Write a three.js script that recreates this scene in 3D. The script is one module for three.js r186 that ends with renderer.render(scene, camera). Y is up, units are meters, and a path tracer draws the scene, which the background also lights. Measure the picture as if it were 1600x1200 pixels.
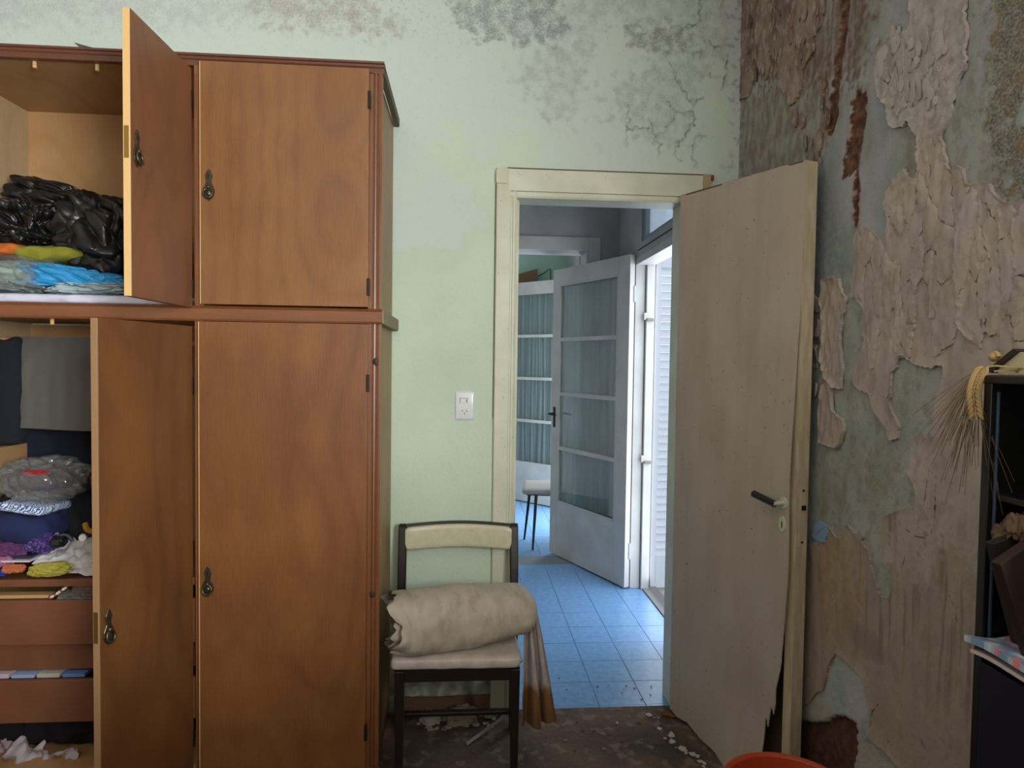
import * as THREE from 'three';
import { RoundedBoxGeometry } from 'three/addons/geometries/RoundedBoxGeometry.js';
import { mergeGeometries, mergeVertices } from 'three/addons/utils/BufferGeometryUtils.js';
import { RectAreaLightUniformsLib } from 'three/addons/lights/RectAreaLightUniformsLib.js';
import { createNoise2D, createNoise3D } from 'simplex-noise';

// ---------------------------------------------------------------- camera, sky, daylight, exposure
const scene = new THREE.Scene();
const camera = new THREE.PerspectiveCamera(62.28, 4 / 3, 0.05, 60);
camera.rotation.order = 'YXZ';
camera.position.set(0, 1.4216, 2.551);
camera.rotation.set(-0.0336402, -0.0739487, 0.0135956);
camera.updateMatrixWorld(true);

scene.background = new THREE.Color().setRGB(0.7, 0.83, 1.0);          // soft even sky, seen only through the openings
scene.backgroundIntensity = 1.8;
RectAreaLightUniformsLib.init();
function daylight(name, w, h, at, to, rgb, power) {                      // soft daylight entering through an opening
  const l = new THREE.RectAreaLight(new THREE.Color().setRGB(...rgb), power, w, h);
  l.name = name; l.position.set(...at); l.lookAt(new THREE.Vector3(...to)); scene.add(l);
}
daylight('window_daylight', 1.34, 0.94, [1.09, 1.7, 3.72], [0, 1.7, 3.72], [0.97, 1.0, 0.97], 58);
daylight('hall_door_daylight', 0.84, 2.0, [1.178, 1.06, -0.96], [0, 1.06, -0.96], [0.78, 0.88, 1.0], 2.5);
daylight('far_room_door_daylight', 0.84, 2.0, [1.178, 1.06, -3.03], [0, 1.06, -3.03], [0.85, 0.95, 1.0], 10.0);
const renderer = new THREE.WebGLRenderer({ antialias: true });
renderer.toneMapping = THREE.LinearToneMapping;
renderer.toneMappingExposure = 1.0;
renderer.shadowMap.enabled = true;

// ---------------------------------------------------------------- helpers
function rng(seed) { let a = seed >>> 0; return () => { a = (a + 0x6d2b79f5) | 0; let t = Math.imul(a ^ (a >>> 15), 1 | a); t = (t + Math.imul(t ^ (t >>> 7), 61 | t)) ^ t; return ((t ^ (t >>> 14)) >>> 0) / 4294967296; }; }
const n2 = createNoise2D(rng(11)), n3 = createNoise3D(rng(12));
const fbm = (x, y, o = 4) => { let s = 0, a = 0.5; for (let i = 0; i < o; i++) { s += a * n2(x + i * 17.3, y - i * 9.1); x *= 2.03; y *= 2.03; a *= 0.5; } return s; };
const clamp = (x, a = 0, b = 1) => Math.min(b, Math.max(a, x));
const sstep = (a, b, x) => { const t = clamp((x - a) / (b - a)); return t * t * (3 - 2 * t); };
const lerp = (a, b, t) => a + (b - a) * t;
const mix3 = (a, b, t) => [lerp(a[0], b[0], t), lerp(a[1], b[1], t), lerp(a[2], b[2], t)];
const V = (x, y, z) => new THREE.Vector3(x, y, z);

// a photograph pixel gives a direction; the distance comes from the plane that the thing touches
const EYE = camera.position.clone(), FPX = 993.08;
const ray = (x, y) => V((x - 800) / FPX, -(y - 600) / FPX, -1).applyEuler(camera.rotation);
const onPlane = (ax, v, x, y) => { const d = ray(x, y); return EYE.clone().addScaledVector(d, (v - EYE[ax]) / d[ax]); };
const onX = (v, x, y) => onPlane('x', v, x, y), onY = (v, x, y) => onPlane('y', v, x, y), onZ = (v, x, y) => onPlane('z', v, x, y);

const taken = new Map(), baseOf = new Map();
function numbered(name) { const n = taken.get(name) ?? 0; taken.set(name, n + 1); return n ? name + '_' + String(n).padStart(3, '0') : name; }
function thing(name, label, category, base = [0, 0, 0], group, kind) {
  const o = new THREE.Group(); o.name = numbered(name); o.position.set(...base); scene.add(o);
  o.userData = { label, category }; if (group) o.userData.group = group; if (kind) o.userData.kind = kind;
  baseOf.set(o, V(...base)); return o;
}
const struct = (name, label, category, base) => thing(name, label, category, base, undefined, 'structure');
function shade(m) { m.castShadow = m.receiveShadow = true; return m; }
function part(name, geo, mat, parent, label) {                           // geo in world coordinates; parent: a thing or a part of one
  const b = baseOf.get(parent), m = shade(new THREE.Mesh(geo.clone().translate(-b.x, -b.y, -b.z), mat));
  m.name = name; parent.add(m); baseOf.set(m, b); if (label) m.userData.label = label; return m;
}
function one(name, geo, mat, label, category, group, kind) {              // a thing that is one mesh
  geo.computeBoundingBox(); const bb = geo.boundingBox, c = bb.getCenter(V(0, 0, 0)); c.y = bb.min.y;
  const m = shade(new THREE.Mesh(geo.clone().translate(-c.x, -c.y, -c.z), mat)); m.position.copy(c);
  m.name = numbered(name); m.userData = { label, category }; if (group) m.userData.group = group; if (kind) m.userData.kind = kind;
  baseOf.set(m, c.clone()); scene.add(m); return m;
}
const plain = (g) => { const h = g.index ? g.toNonIndexed() : g; for (const k of Object.keys(h.attributes)) if (!['position', 'normal', 'uv'].includes(k)) h.deleteAttribute(k); return h; };
const merge = (list) => mergeGeometries(list.map(plain));
function metric(geo, swap = false, ox = 0, oy = 0) {                      // uv in metres by the way each face points
  const g = plain(geo), p = g.attributes.position, n = g.attributes.normal, uv = new Float32Array(p.count * 2);
  for (let i = 0; i < p.count; i += 3) {
    let nx = 0, ny = 0, nz = 0; for (let k = 0; k < 3; k++) { nx += n.getX(i + k); ny += n.getY(i + k); nz += n.getZ(i + k); }
    nx = Math.abs(nx); ny = Math.abs(ny); nz = Math.abs(nz);
    for (let k = i; k < i + 3; k++) {
      const x = p.getX(k), y = p.getY(k), z = p.getZ(k);
      let u, v; if (nz >= nx && nz >= ny) { u = x; v = y; } else if (nx >= ny) { u = z; v = y; } else { u = x; v = z; }
      if (swap) [u, v] = [v, u]; uv[k * 2] = u + ox; uv[k * 2 + 1] = v + oy;
    }
  }
  g.setAttribute('uv', new THREE.BufferAttribute(uv, 2)); return g;
}
function bx(x0, x1, y0, y1, z0, z1, r = 0.002, swap = false) {            // rounded box between corners
  const w = x1 - x0, h = y1 - y0, d = z1 - z0, rr = Math.min(r, w / 2.2, h / 2.2, d / 2.2);
  const g = rr > 0 ? new RoundedBoxGeometry(w, h, d, 1, rr) : new THREE.BoxGeometry(w, h, d);
  g.translate((x0 + x1) / 2, (y0 + y1) / 2, (z0 + z1) / 2); return metric(g, swap, x0 * 0.37, y0 * 0.21);
}
const shapeOf = (pts, holes = []) => { const s = new THREE.Shape(pts.map((p) => new THREE.Vector2(p[0], p[1]))); for (const h of holes) s.holes.push(new THREE.Path(h.map((p) => new THREE.Vector2(p[0], p[1])))); return s; };
function extr(pts, depth, { holes = [], bevel = 0, curve = 6 } = {}) {
  return new THREE.ExtrudeGeometry(shapeOf(pts, holes), { depth: depth - 2 * bevel, bevelEnabled: bevel > 0, bevelSize: bevel, bevelThickness: bevel, bevelOffset: -bevel, bevelSegments: 1, curveSegments: curve }).translate(0, 0, bevel);
}
const basis = (X, Y, Z, o) => new THREE.Matrix4().makeBasis(X, Y, Z).setPosition(o);
const slabX = (x, th, pts, holes) => metric(extr(pts, th, { holes }).applyMatrix4(basis(V(0, 0, 1), V(0, 1, 0), V(-1, 0, 0), V(x + th, 0, 0))));   // outline in (z, y); faces x and x + th
const slabZ = (z, th, pts, holes) => metric(extr(pts, th, { holes }).translate(0, 0, z));                                                           // outline in (x, y); z to z + th
const rect = (a, b, c, d) => [[a, c], [b, c], [b, d], [a, d]];
const tube = (pts, r, seg = 24, rad = 8) => new THREE.TubeGeometry(new THREE.CatmullRomCurve3(pts.map((p) => V(...p))), seg, r, rad, false);
function taper(a, b, ra, rb, rad = 10) {                                  // tapered round bar between two points, closed
  const A = V(...a), B = V(...b), d = B.clone().sub(A), g = new THREE.CylinderGeometry(rb, ra, d.length(), rad, 1);
  return g.applyQuaternion(new THREE.Quaternion().setFromUnitVectors(V(0, 1, 0), d.normalize())).translate((A.x + B.x) / 2, (A.y + B.y) / 2, (A.z + B.z) / 2);
}
function beam(a, b, w, h) {                                               // rectangular bar between two points
  const A = V(...a), B = V(...b), d = B.clone().sub(A), g = new RoundedBoxGeometry(w, d.length(), h, 1, Math.min(w, h) * 0.15);
  return metric(g.applyQuaternion(new THREE.Quaternion().setFromUnitVectors(V(0, 1, 0), d.normalize())).translate((A.x + B.x) / 2, (A.y + B.y) / 2, (A.z + B.z) / 2));
}
const bbOf = new WeakMap();
function sdNear(poly, x, y, m) {                                          // the same, or -m where the point lies further than m outside the outline's box
  let b = bbOf.get(poly); if (!b) { b = [1e9, -1e9, 1e9, -1e9]; for (const [p, q] of poly) { b[0] = Math.min(b[0], p); b[1] = Math.max(b[1], p); b[2] = Math.min(b[2], q); b[3] = Math.max(b[3], q); } bbOf.set(poly, b); }
  return x < b[0] - m || x > b[1] + m || y < b[2] - m || y > b[3] + m ? -m : sdPoly(poly, x, y);
}
function sdPoly(poly, x, y) {                                             // signed distance, positive inside
  let d = 1e9, s = -1;
  for (let i = 0, j = poly.length - 1; i < poly.length; j = i++) {
    const ax = poly[i][0], ay = poly[i][1], ex = poly[j][0] - ax, ey = poly[j][1] - ay, wx = x - ax, wy = y - ay;
    const t = clamp((wx * ex + wy * ey) / (ex * ex + ey * ey || 1e-12)), bx_ = wx - ex * t, by_ = wy - ey * t;
    d = Math.min(d, bx_ * bx_ + by_ * by_);
    if ((ay > y) !== (poly[j][1] > y) && x < (ex * (y - ay)) / ey + ax) s = -s;
  }
  return s * Math.sqrt(d);
}
// a thin sheet with a ragged outline: poly in the (x, y) plane, height z = h(x, y, distance to the edge), edge t thick
function sheet(poly, step, { rag = 0, ragf = 60, seed = 0, h = () => 0.003, t = 0.003, sdf } = {}) {
  let x0 = 1e9, x1 = -1e9, y0 = 1e9, y1 = -1e9; for (const [x, y] of poly) { x0 = Math.min(x0, x); x1 = Math.max(x1, x); y0 = Math.min(y0, y); y1 = Math.max(y1, y); }
  x0 -= step; y0 -= step; const nx = Math.ceil((x1 + step - x0) / step) + 1, ny = Math.ceil((y1 + step - y0) / step) + 1;
  const D = new Float32Array(nx * ny);
  for (let j = 0; j < ny; j++) for (let i = 0; i < nx; i++) { const x = x0 + i * step, y = y0 + j * step; let d = sdPoly(poly, x, y); if (rag && Math.abs(d) < rag * 3) d += rag * (n2(x * ragf + seed, y * ragf) + 0.5 * n2(x * ragf * 2.7, y * ragf * 2.7 + seed)); D[j * nx + i] = sdf ? sdf(d, x, y) : d; }
  const pos = [], uv = [], idx = [], key = new Map(), edges = [];
  const vert = (k, x, y, d) => { let v = key.get(k); if (v === undefined) { v = pos.length / 3; key.set(k, v); pos.push(x, y, h(x, y, Math.max(d, 0))); uv.push(x, y); } return v; };
  for (let j = 0; j < ny - 1; j++) for (let i = 0; i < nx - 1; i++) {
    const c = [[i, j], [i + 1, j], [i + 1, j + 1], [i, j + 1]], out = [], cut = [];
    for (let k = 0; k < 4; k++) {
      const a = c[k], b = c[(k + 1) % 4], da = D[a[1] * nx + a[0]], db = D[b[1] * nx + b[0]];
      if (da > 0) out.push(vert(a[1] * nx + a[0], x0 + a[0] * step, y0 + a[1] * step, da));
      if ((da > 0) !== (db > 0)) {
        const f = da / (da - db), lo = Math.min(a[1] * nx + a[0], b[1] * nx + b[0]), hor = a[1] === b[1];
        const v = vert('e' + lo + (hor ? 'h' : 'v'), x0 + lerp(a[0], b[0], f) * step, y0 + lerp(a[1], b[1], f) * step, 0);
        out.push(v); cut.push([v, da > 0]);
      }
    }
    for (let k = 1; k < out.length - 1; k++) idx.push(out[0], out[k], out[k + 1]);
    if (cut.length === 2) edges.push(cut[0][1] ? [cut[0][0], cut[1][0]] : [cut[1][0], cut[0][0]]);
  }
  const top = new THREE.BufferGeometry(); top.setAttribute('position', new THREE.Float32BufferAttribute(pos, 3)); top.setAttribute('uv', new THREE.Float32BufferAttribute(uv, 2)); top.setIndex(idx); top.computeVertexNormals();
  const sp = [], su = [];
  for (const [a, b] of edges) {
    const A = [pos[a * 3], pos[a * 3 + 1], pos[a * 3 + 2]], B = [pos[b * 3], pos[b * 3 + 1], pos[b * 3 + 2]], A2 = [A[0], A[1], A[2] - t], B2 = [B[0], B[1], B[2] - t];
    sp.push(...A, ...A2, ...B, ...B, ...A2, ...B2); for (let k = 0; k < 6; k++) su.push(A[0], A[1]);
  }
  const sk = new THREE.BufferGeometry(); sk.setAttribute('position', new THREE.Float32BufferAttribute(sp, 3)); sk.setAttribute('uv', new THREE.Float32BufferAttribute(su, 2)); sk.computeVertexNormals();
  return sp.length ? merge([top, sk]) : plain(top);
}
function surf(nu, nv, f) {                                                // f(u, v) -> [x, y, z], u and v from 0 to 1
  const g = new THREE.PlaneGeometry(1, 1, nu, nv), p = g.attributes.position, uv = g.attributes.uv;
  for (let i = 0; i < p.count; i++) p.setXYZ(i, ...f(uv.getX(i), uv.getY(i)));
  g.computeVertexNormals(); return g;
}
function blob([cx, cy, cz], [rx, ry, rz], { seed = 1, detail = 26, amp = 0.12, freq = 1.6, crease = 0.08, cf = 2.6, pow = 0.75, floor = -1e9, turn = 0, tilt = 0 } = {}) {
  const g = mergeVertices(new THREE.IcosahedronGeometry(1, detail).deleteAttribute('normal').deleteAttribute('uv')), p = g.attributes.position, uv = new Float32Array(p.count * 2);
  const e = new THREE.Euler(0, turn, tilt), v = V(0, 0, 0), s = seed * 7.7;
  for (let i = 0; i < p.count; i++) {
    v.fromBufferAttribute(p, i); const { x, y, z } = v;
    const k = 1 + amp * n3(x * freq + s, y * freq, z * freq) - crease * Math.pow(1 - Math.abs(n3(x * cf + s + 0.3 * y, y * cf * 0.6 + 5, z * cf * 0.8)), 5) - crease * 0.35 * Math.pow(1 - Math.abs(n3(x * cf * 2.3 + y, y * cf * 1.3 + s, z * cf * 1.8)), 5);
    const q = (a) => Math.sign(a) * Math.pow(Math.abs(a), pow);
    v.set(q(x) * rx * k, q(y) * ry * k, q(z) * rz * k).applyEuler(e); v.x += cx; v.y = Math.max(floor + 0.002 * Math.abs(y), v.y + cy); v.z += cz;
    p.setXYZ(i, v.x, v.y, v.z); uv[i * 2] = v.x; uv[i * 2 + 1] = v.y;
  }
  g.setAttribute('uv', new THREE.BufferAttribute(uv, 2)); g.computeVertexNormals(); return g;
}
function soft(w, h, d, { r = 0.02, seg = [20, 8, 16], amp = 0.006, freq = 14, seed = 1, at = [0, 0, 0], turn = [0, 0, 0] } = {}) {   // cushion-like folded textile
  const g = new THREE.BoxGeometry(w, h, d, ...seg), p = g.attributes.position, v = V(0, 0, 0), H = [w / 2, h / 2, d / 2];
  for (let i = 0; i < p.count; i++) {
    const a = [p.getX(i), p.getY(i), p.getZ(i)], q = a.map((x, k) => clamp(x, -H[k] + Math.min(r, H[k]), H[k] - Math.min(r, H[k]))), e = a.map((x, k) => x - q[k]), l = Math.hypot(...e);
    const b = l > 1e-9 ? q.map((x, k) => x + (e[k] / l) * Math.min(r, l)) : a;
    v.set(...b).addScaledVector(V(...b).normalize(), amp * n3(b[0] * freq + seed * 3.3, b[1] * freq, b[2] * freq)); p.setXYZ(i, v.x, v.y, v.z);
  }
  const m = mergeVertices(g.deleteAttribute('normal').deleteAttribute('uv')); m.computeVertexNormals();
  const uv = new Float32Array(m.attributes.position.count * 2); for (let i = 0; i < uv.length / 2; i++) { uv[i * 2] = m.attributes.position.getX(i); uv[i * 2 + 1] = m.attributes.position.getY(i) + m.attributes.position.getZ(i); }
  m.setAttribute('uv', new THREE.BufferAttribute(uv, 2));
  return m.applyMatrix4(new THREE.Matrix4().makeRotationFromEuler(new THREE.Euler(...turn)).setPosition(...at));
}
// textures: fn(x, y) in metres from the texture's lower corner -> sRGB 0..1 (or one number for relief)
function tex(w, h, size, fn, { origin = [0, 0], srgb = true, wrap = THREE.RepeatWrapping } = {}) {
  const d = new Uint8Array(w * h * 4);
  for (let j = 0; j < h; j++) for (let i = 0; i < w; i++) {
    const c = fn(origin[0] + ((i + 0.5) / w) * size[0], origin[1] + ((j + 0.5) / h) * size[1]), o = (j * w + i) * 4, a = Array.isArray(c) ? c : [c, c, c];
    d[o] = clamp(a[0]) * 255; d[o + 1] = clamp(a[1]) * 255; d[o + 2] = clamp(a[2]) * 255; d[o + 3] = 255;
  }
  const t = new THREE.DataTexture(d, w, h); t.magFilter = THREE.LinearFilter; t.minFilter = THREE.LinearMipmapLinearFilter; t.generateMipmaps = true; t.wrapS = t.wrapT = wrap;
  if (srgb) t.colorSpace = THREE.SRGBColorSpace;
  t.repeat.set(1 / size[0], 1 / size[1]); t.offset.set(-origin[0] / size[0], -origin[1] / size[1]); t.needsUpdate = true; return t;
}
const hexes = new Map(), hex = (s) => { let c = hexes.get(s); if (!c) hexes.set(s, (c = [1, 3, 5].map((i) => parseInt(s.slice(i, i + 2), 16) / 255))); return c; };
const mat = (color, roughness = 0.7, more = {}) => new THREE.MeshPhysicalMaterial({ color, roughness, side: THREE.DoubleSide, ...more });

// ---------------------------------------------------------------- materials
function woodTex(seed, light, dark, { size = [0.6, 1.2], figure = 1, res = [384, 768] } = {}) {
  const L = hex(light), D = hex(dark), s = seed * 13.7;
  return tex(res[0], res[1], size, (x, y) => {
    const g = 3.2 * n2(x * 1.25 + s, y * 0.55) + 1.3 * n2(x * 2.7 + s, y * 1.15 + 3) + x * 3.5 * figure;
    const ring = 0.5 + 0.5 * Math.sin(g * 5.0), pore = fbm(x * 190 + s, y * 7, 2), blotch = fbm(x * 3 + s, y * 1.8, 3), fleck = n2(x * 420, y * 26 + s);
    const t = clamp(0.42 + 0.15 * (Math.pow(ring, 3) - 0.3) + 0.16 * pore + 0.32 * blotch + 0.06 * fleck);
    return mix3(L, D, t);
  }, { wrap: THREE.MirroredRepeatWrapping });
}
const reliefFine = tex(256, 256, [0.4, 0.4], (x, y) => 0.5 + 0.35 * fbm(x * 40, y * 40, 3), { srgb: false, wrap: THREE.MirroredRepeatWrapping });
const reliefGrain = tex(256, 256, [0.25, 0.5], (x, y) => 0.5 + 0.4 * fbm(x * 240, y * 9, 2), { srgb: false, wrap: THREE.MirroredRepeatWrapping });
const veneerA = mat('#ffffff', 0.42, { map: woodTex(1, '#8f6134', '#643b1d'), bumpMap: reliefGrain, bumpScale: 0.0004, clearcoat: 0.25, clearcoatRoughness: 0.35 });
const veneerB = mat('#ffffff', 0.42, { map: woodTex(2, '#8a5a2e', '#583018', { figure: 0.8 }), bumpMap: reliefGrain, bumpScale: 0.0004, clearcoat: 0.25, clearcoatRoughness: 0.35 });
const veneerC = mat('#ffffff', 0.45, { map: woodTex(3, '#875838', '#5d3924', { figure: 0.6 }), bumpMap: reliefGrain, bumpScale: 0.0004, clearcoat: 0.15, clearcoatRoughness: 0.4 });
const veneerD = mat('#ffffff', 0.45, { map: woodTex(4, '#7a4f29', '#4e2c16', { figure: 0.7 }), bumpMap: reliefGrain, bumpScale: 0.0004, clearcoat: 0.15, clearcoatRoughness: 0.4 });
const pineFrame = mat('#ffffff', 0.4, { map: woodTex(5, '#8a5633', '#613820', { size: [0.2, 1.0], figure: 2 }), clearcoat: 0.3, clearcoatRoughness: 0.3 });
const cornicewood = mat('#ffffff', 0.42, { map: woodTex(6, '#6f402d', '#4a2a1d', { size: [0.2, 1.0], figure: 2 }), clearcoat: 0.2, clearcoatRoughness: 0.35 });
const sidewood = mat('#ffffff', 0.5, { map: woodTex(7, '#a98a62', '#826443', { size: [0.5, 1.2] }) });
const innerPale = mat('#ffffff', 0.6, { map: woodTex(8, '#b9946a', '#9a7044', { size: [0.8, 0.8], figure: 0.7, res: [384, 384] }) });
const innerPaleSide = mat('#ffffff', 0.6, { map: woodTex(9, '#bda684', '#9c8161', { size: [0.8, 0.8], figure: 0.7, res: [384, 384] }) });
const edgeBrown = mat('#94714f', 0.55, { bumpMap: reliefGrain, bumpScale: 0.0005 });
const edgePale = mat('#d3ab74', 0.55, { bumpMap: reliefGrain, bumpScale: 0.0005 });
const drawerWood = mat('#ffffff', 0.5, { map: woodTex(11, '#84543a', '#633c2a', { figure: 0.5, size: [1.2, 0.6], res: [384, 192] }) });
const bronze = mat('#5b5142', 0.38, { metalness: 0.85, bumpMap: reliefFine, bumpScale: 0.002 });
const blackIron = mat('#2a2320', 0.5, { metalness: 0.6 });
const brass = mat('#a4854a', 0.35, { metalness: 0.9 });
const steel = mat('#b9b7b0', 0.3, { metalness: 0.9 });
const keyDark = mat('#0c0a09', 0.8);
const creamTrim = mat('#ffffff', 0.45, { map: tex(512, 512, [1.2, 1.2], (x, y) => { const n = fbm(x * 3, y * 3, 3), sp = n2(x * 90, y * 90) * n2(x * 37 + 5, y * 37); return mix3(mix3(hex('#d5d6c4'), hex('#c6c6af'), clamp(0.5 + n)), hex('#8a7650'), sstep(0.55, 0.7, sp) * 0.7); }, { wrap: THREE.MirroredRepeatWrapping }), bumpMap: reliefFine, bumpScale: 0.0008 });
const trimDirt = mat('#6a553b', 0.85, { bumpMap: reliefFine, bumpScale: 0.002 });
const leafPaint = mat('#ffffff', 0.55, { map: tex(512, 1024, [0.7, 2.1], (x, y) => { const s = fbm(x * 4, y * 1.8, 4), sp = n2(x * 70, y * 70) * n2(x * 31 + 9, y * 31), st = n2(x * 22, y * 0.7 + 4); let c = mix3(hex('#bfb1a3'), hex('#ad9d8d'), clamp(0.45 + 0.6 * s + 0.12 * st)); return mix3(c, hex('#5d4630'), sstep(0.56, 0.7, sp) * 0.8); }), bumpMap: reliefFine, bumpScale: 0.0004 });
const leafEdge = mat('#ffffff', 0.55, { map: tex(256, 512, [0.3, 1.0], (x, y) => mix3(hex('#cfc2a8'), hex('#ab9577'), clamp(0.35 + 0.6 * fbm(x * 25, y * 5, 4))), { wrap: THREE.MirroredRepeatWrapping }) });
const rawFibre = mat('#4a3524', 0.95, { bumpMap: reliefFine, bumpScale: 0.003 });
const hallWhite = mat('#ffffff', 0.5, { map: tex(256, 256, [1.5, 1.5], (x, y) => mix3(hex('#cfccc7'), hex('#c1bdb7'), clamp(0.5 + fbm(x * 3, y * 3, 3))), { wrap: THREE.MirroredRepeatWrapping }) });
const hallWall = mat('#ffffff', 0.85, { map: tex(256, 256, [2.5, 2.5], (x, y) => mix3(hex('#bdb8b8'), hex('#aaa5a6'), clamp(0.5 + fbm(x * 2, y * 2, 4))), { wrap: THREE.MirroredRepeatWrapping }) });
const mintPlain = mat('#bcdccb', 0.85), roomPaint = mat('#958f86', 0.9);
const plasterWhite = mat('#d6d3cb', 0.9);
const ceilingPaint = mat('#dddbd4', 0.95);
const glass = mat('#ffffff', 0.03, { transmission: 1, thickness: 0, ior: 1.5 });
const frosted = mat('#eef2f6', 0.75, { transmission: 0.85, thickness: 0, bumpMap: tex(128, 128, [0.1, 0.1], (x, y) => 0.5 + 0.5 * n2(x * 220, y * 220), { srgb: false }), bumpScale: 0.002 });
const curtainCloth = mat('#7d9292', 0.9, { transmission: 0.2, thickness: 0 });
const blackWood = mat('#1b120f', 0.35, { clearcoat: 0.4, clearcoatRoughness: 0.25 });
const vinylPale = mat('#ffffff', 0.3, { map: tex(256, 256, [0.4, 0.4], (x, y) => mix3(hex('#cfcab2'), hex('#c3bb9f'), clamp(0.4 + 0.6 * fbm(x * 8, y * 8, 4))), { wrap: THREE.MirroredRepeatWrapping }), bumpMap: reliefFine, bumpScale: 0.0006 });
const seatVinyl = mat('#ffffff', 0.5, { map: tex(256, 256, [0.4, 0.4], (x, y) => mix3(hex('#b8aca3'), hex('#a5988e'), clamp(0.45 + 0.7 * fbm(x * 14, y * 14, 4))), { wrap: THREE.MirroredRepeatWrapping }), bumpMap: reliefFine, bumpScale: 0.0006 });
const blackPlastic = mat('#131315', 0.33, { bumpMap: reliefFine, bumpScale: 0.001 });
const film = mat('#dfe5e6', 0.05, { transmission: 0.9, thickness: 0, bumpMap: reliefFine, bumpScale: 0.0015 });
const blueFilm = mat('#2f8fc9', 0.3, { bumpMap: reliefFine, bumpScale: 0.001 });
const cloth = (c, more = {}) => mat(c, 0.95, { sheen: 0.3, sheenRoughness: 0.6, sheenColor: new THREE.Color(c), ...more });
const paper = (c) => mat(c, 0.7);

// ---------------------------------------------------------------- the room: floor, ceiling, walls
const RX = 1.106, LX = -2.3, RZ = 4.6, CY = 3.1;                          // wall faces in metres, ceiling height
const wallUV = (x, y) => onX(RX, x, y);
const W = (pts) => pts.map(([x, y]) => { const p = wallUV(x, y); return [p.z, p.y]; });
const Bk = (pts) => pts.map(([x, y]) => { const p = onZ(0, x, y); return [p.x, p.y]; });
const distLine = (line, x, y) => { let d = 1e9; for (let i = 1; i < line.length; i++) { const [ax, ay] = line[i - 1], ex = line[i][0] - ax, ey = line[i][1] - ay, t = clamp(((x - ax) * ex + (y - ay) * ey) / (ex * ex + ey * ey)); d = Math.min(d, Math.hypot(x - ax - ex * t, y - ay - ey * t)); } return d; };
{
  const dirt = mat('#ffffff', 0.95, { map: tex(768, 768, [2.4, 2.4], (x, y) => { const n = fbm(x * 2.2, y * 2.2, 5), s = n2(x * 120, y * 120), b = fbm(x * 9 + 3, y * 9, 3); let c = mix3(hex('#6d584b'), hex('#43342c'), clamp(0.5 + n * 0.9)); c = mix3(c, hex('#8b7a6c'), sstep(0.15, 0.45, b) * 0.5); return mix3(c, hex('#a89a8a'), sstep(0.72, 0.9, s) * 0.45); }, { wrap: THREE.MirroredRepeatWrapping }), bumpMap: tex(512, 512, [1.2, 1.2], (x, y) => 0.5 + 0.3 * fbm(x * 20, y * 20, 4), { srgb: false, wrap: THREE.MirroredRepeatWrapping }), bumpScale: 0.006 });
  const f = struct('floor', 'dark dirty brown floor of the bedroom, dust and plaster grit', 'floor');
  part('floor_slab', metric(new THREE.BoxGeometry(RX + 0.15 - LX + 0.15, 0.12, RZ + 0.15).translate((RX + LX) / 2, -0.06, RZ / 2 + 0.075)), dirt, f);
  const c = struct('ceiling', 'plain pale ceiling of the bedroom', 'ceiling');
  part('ceiling_slab', bx(LX - 0.15, RX + 0.15, CY, CY + 0.12, -0.1, RZ + 0.15, 0), ceilingPaint, c);
}
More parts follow.
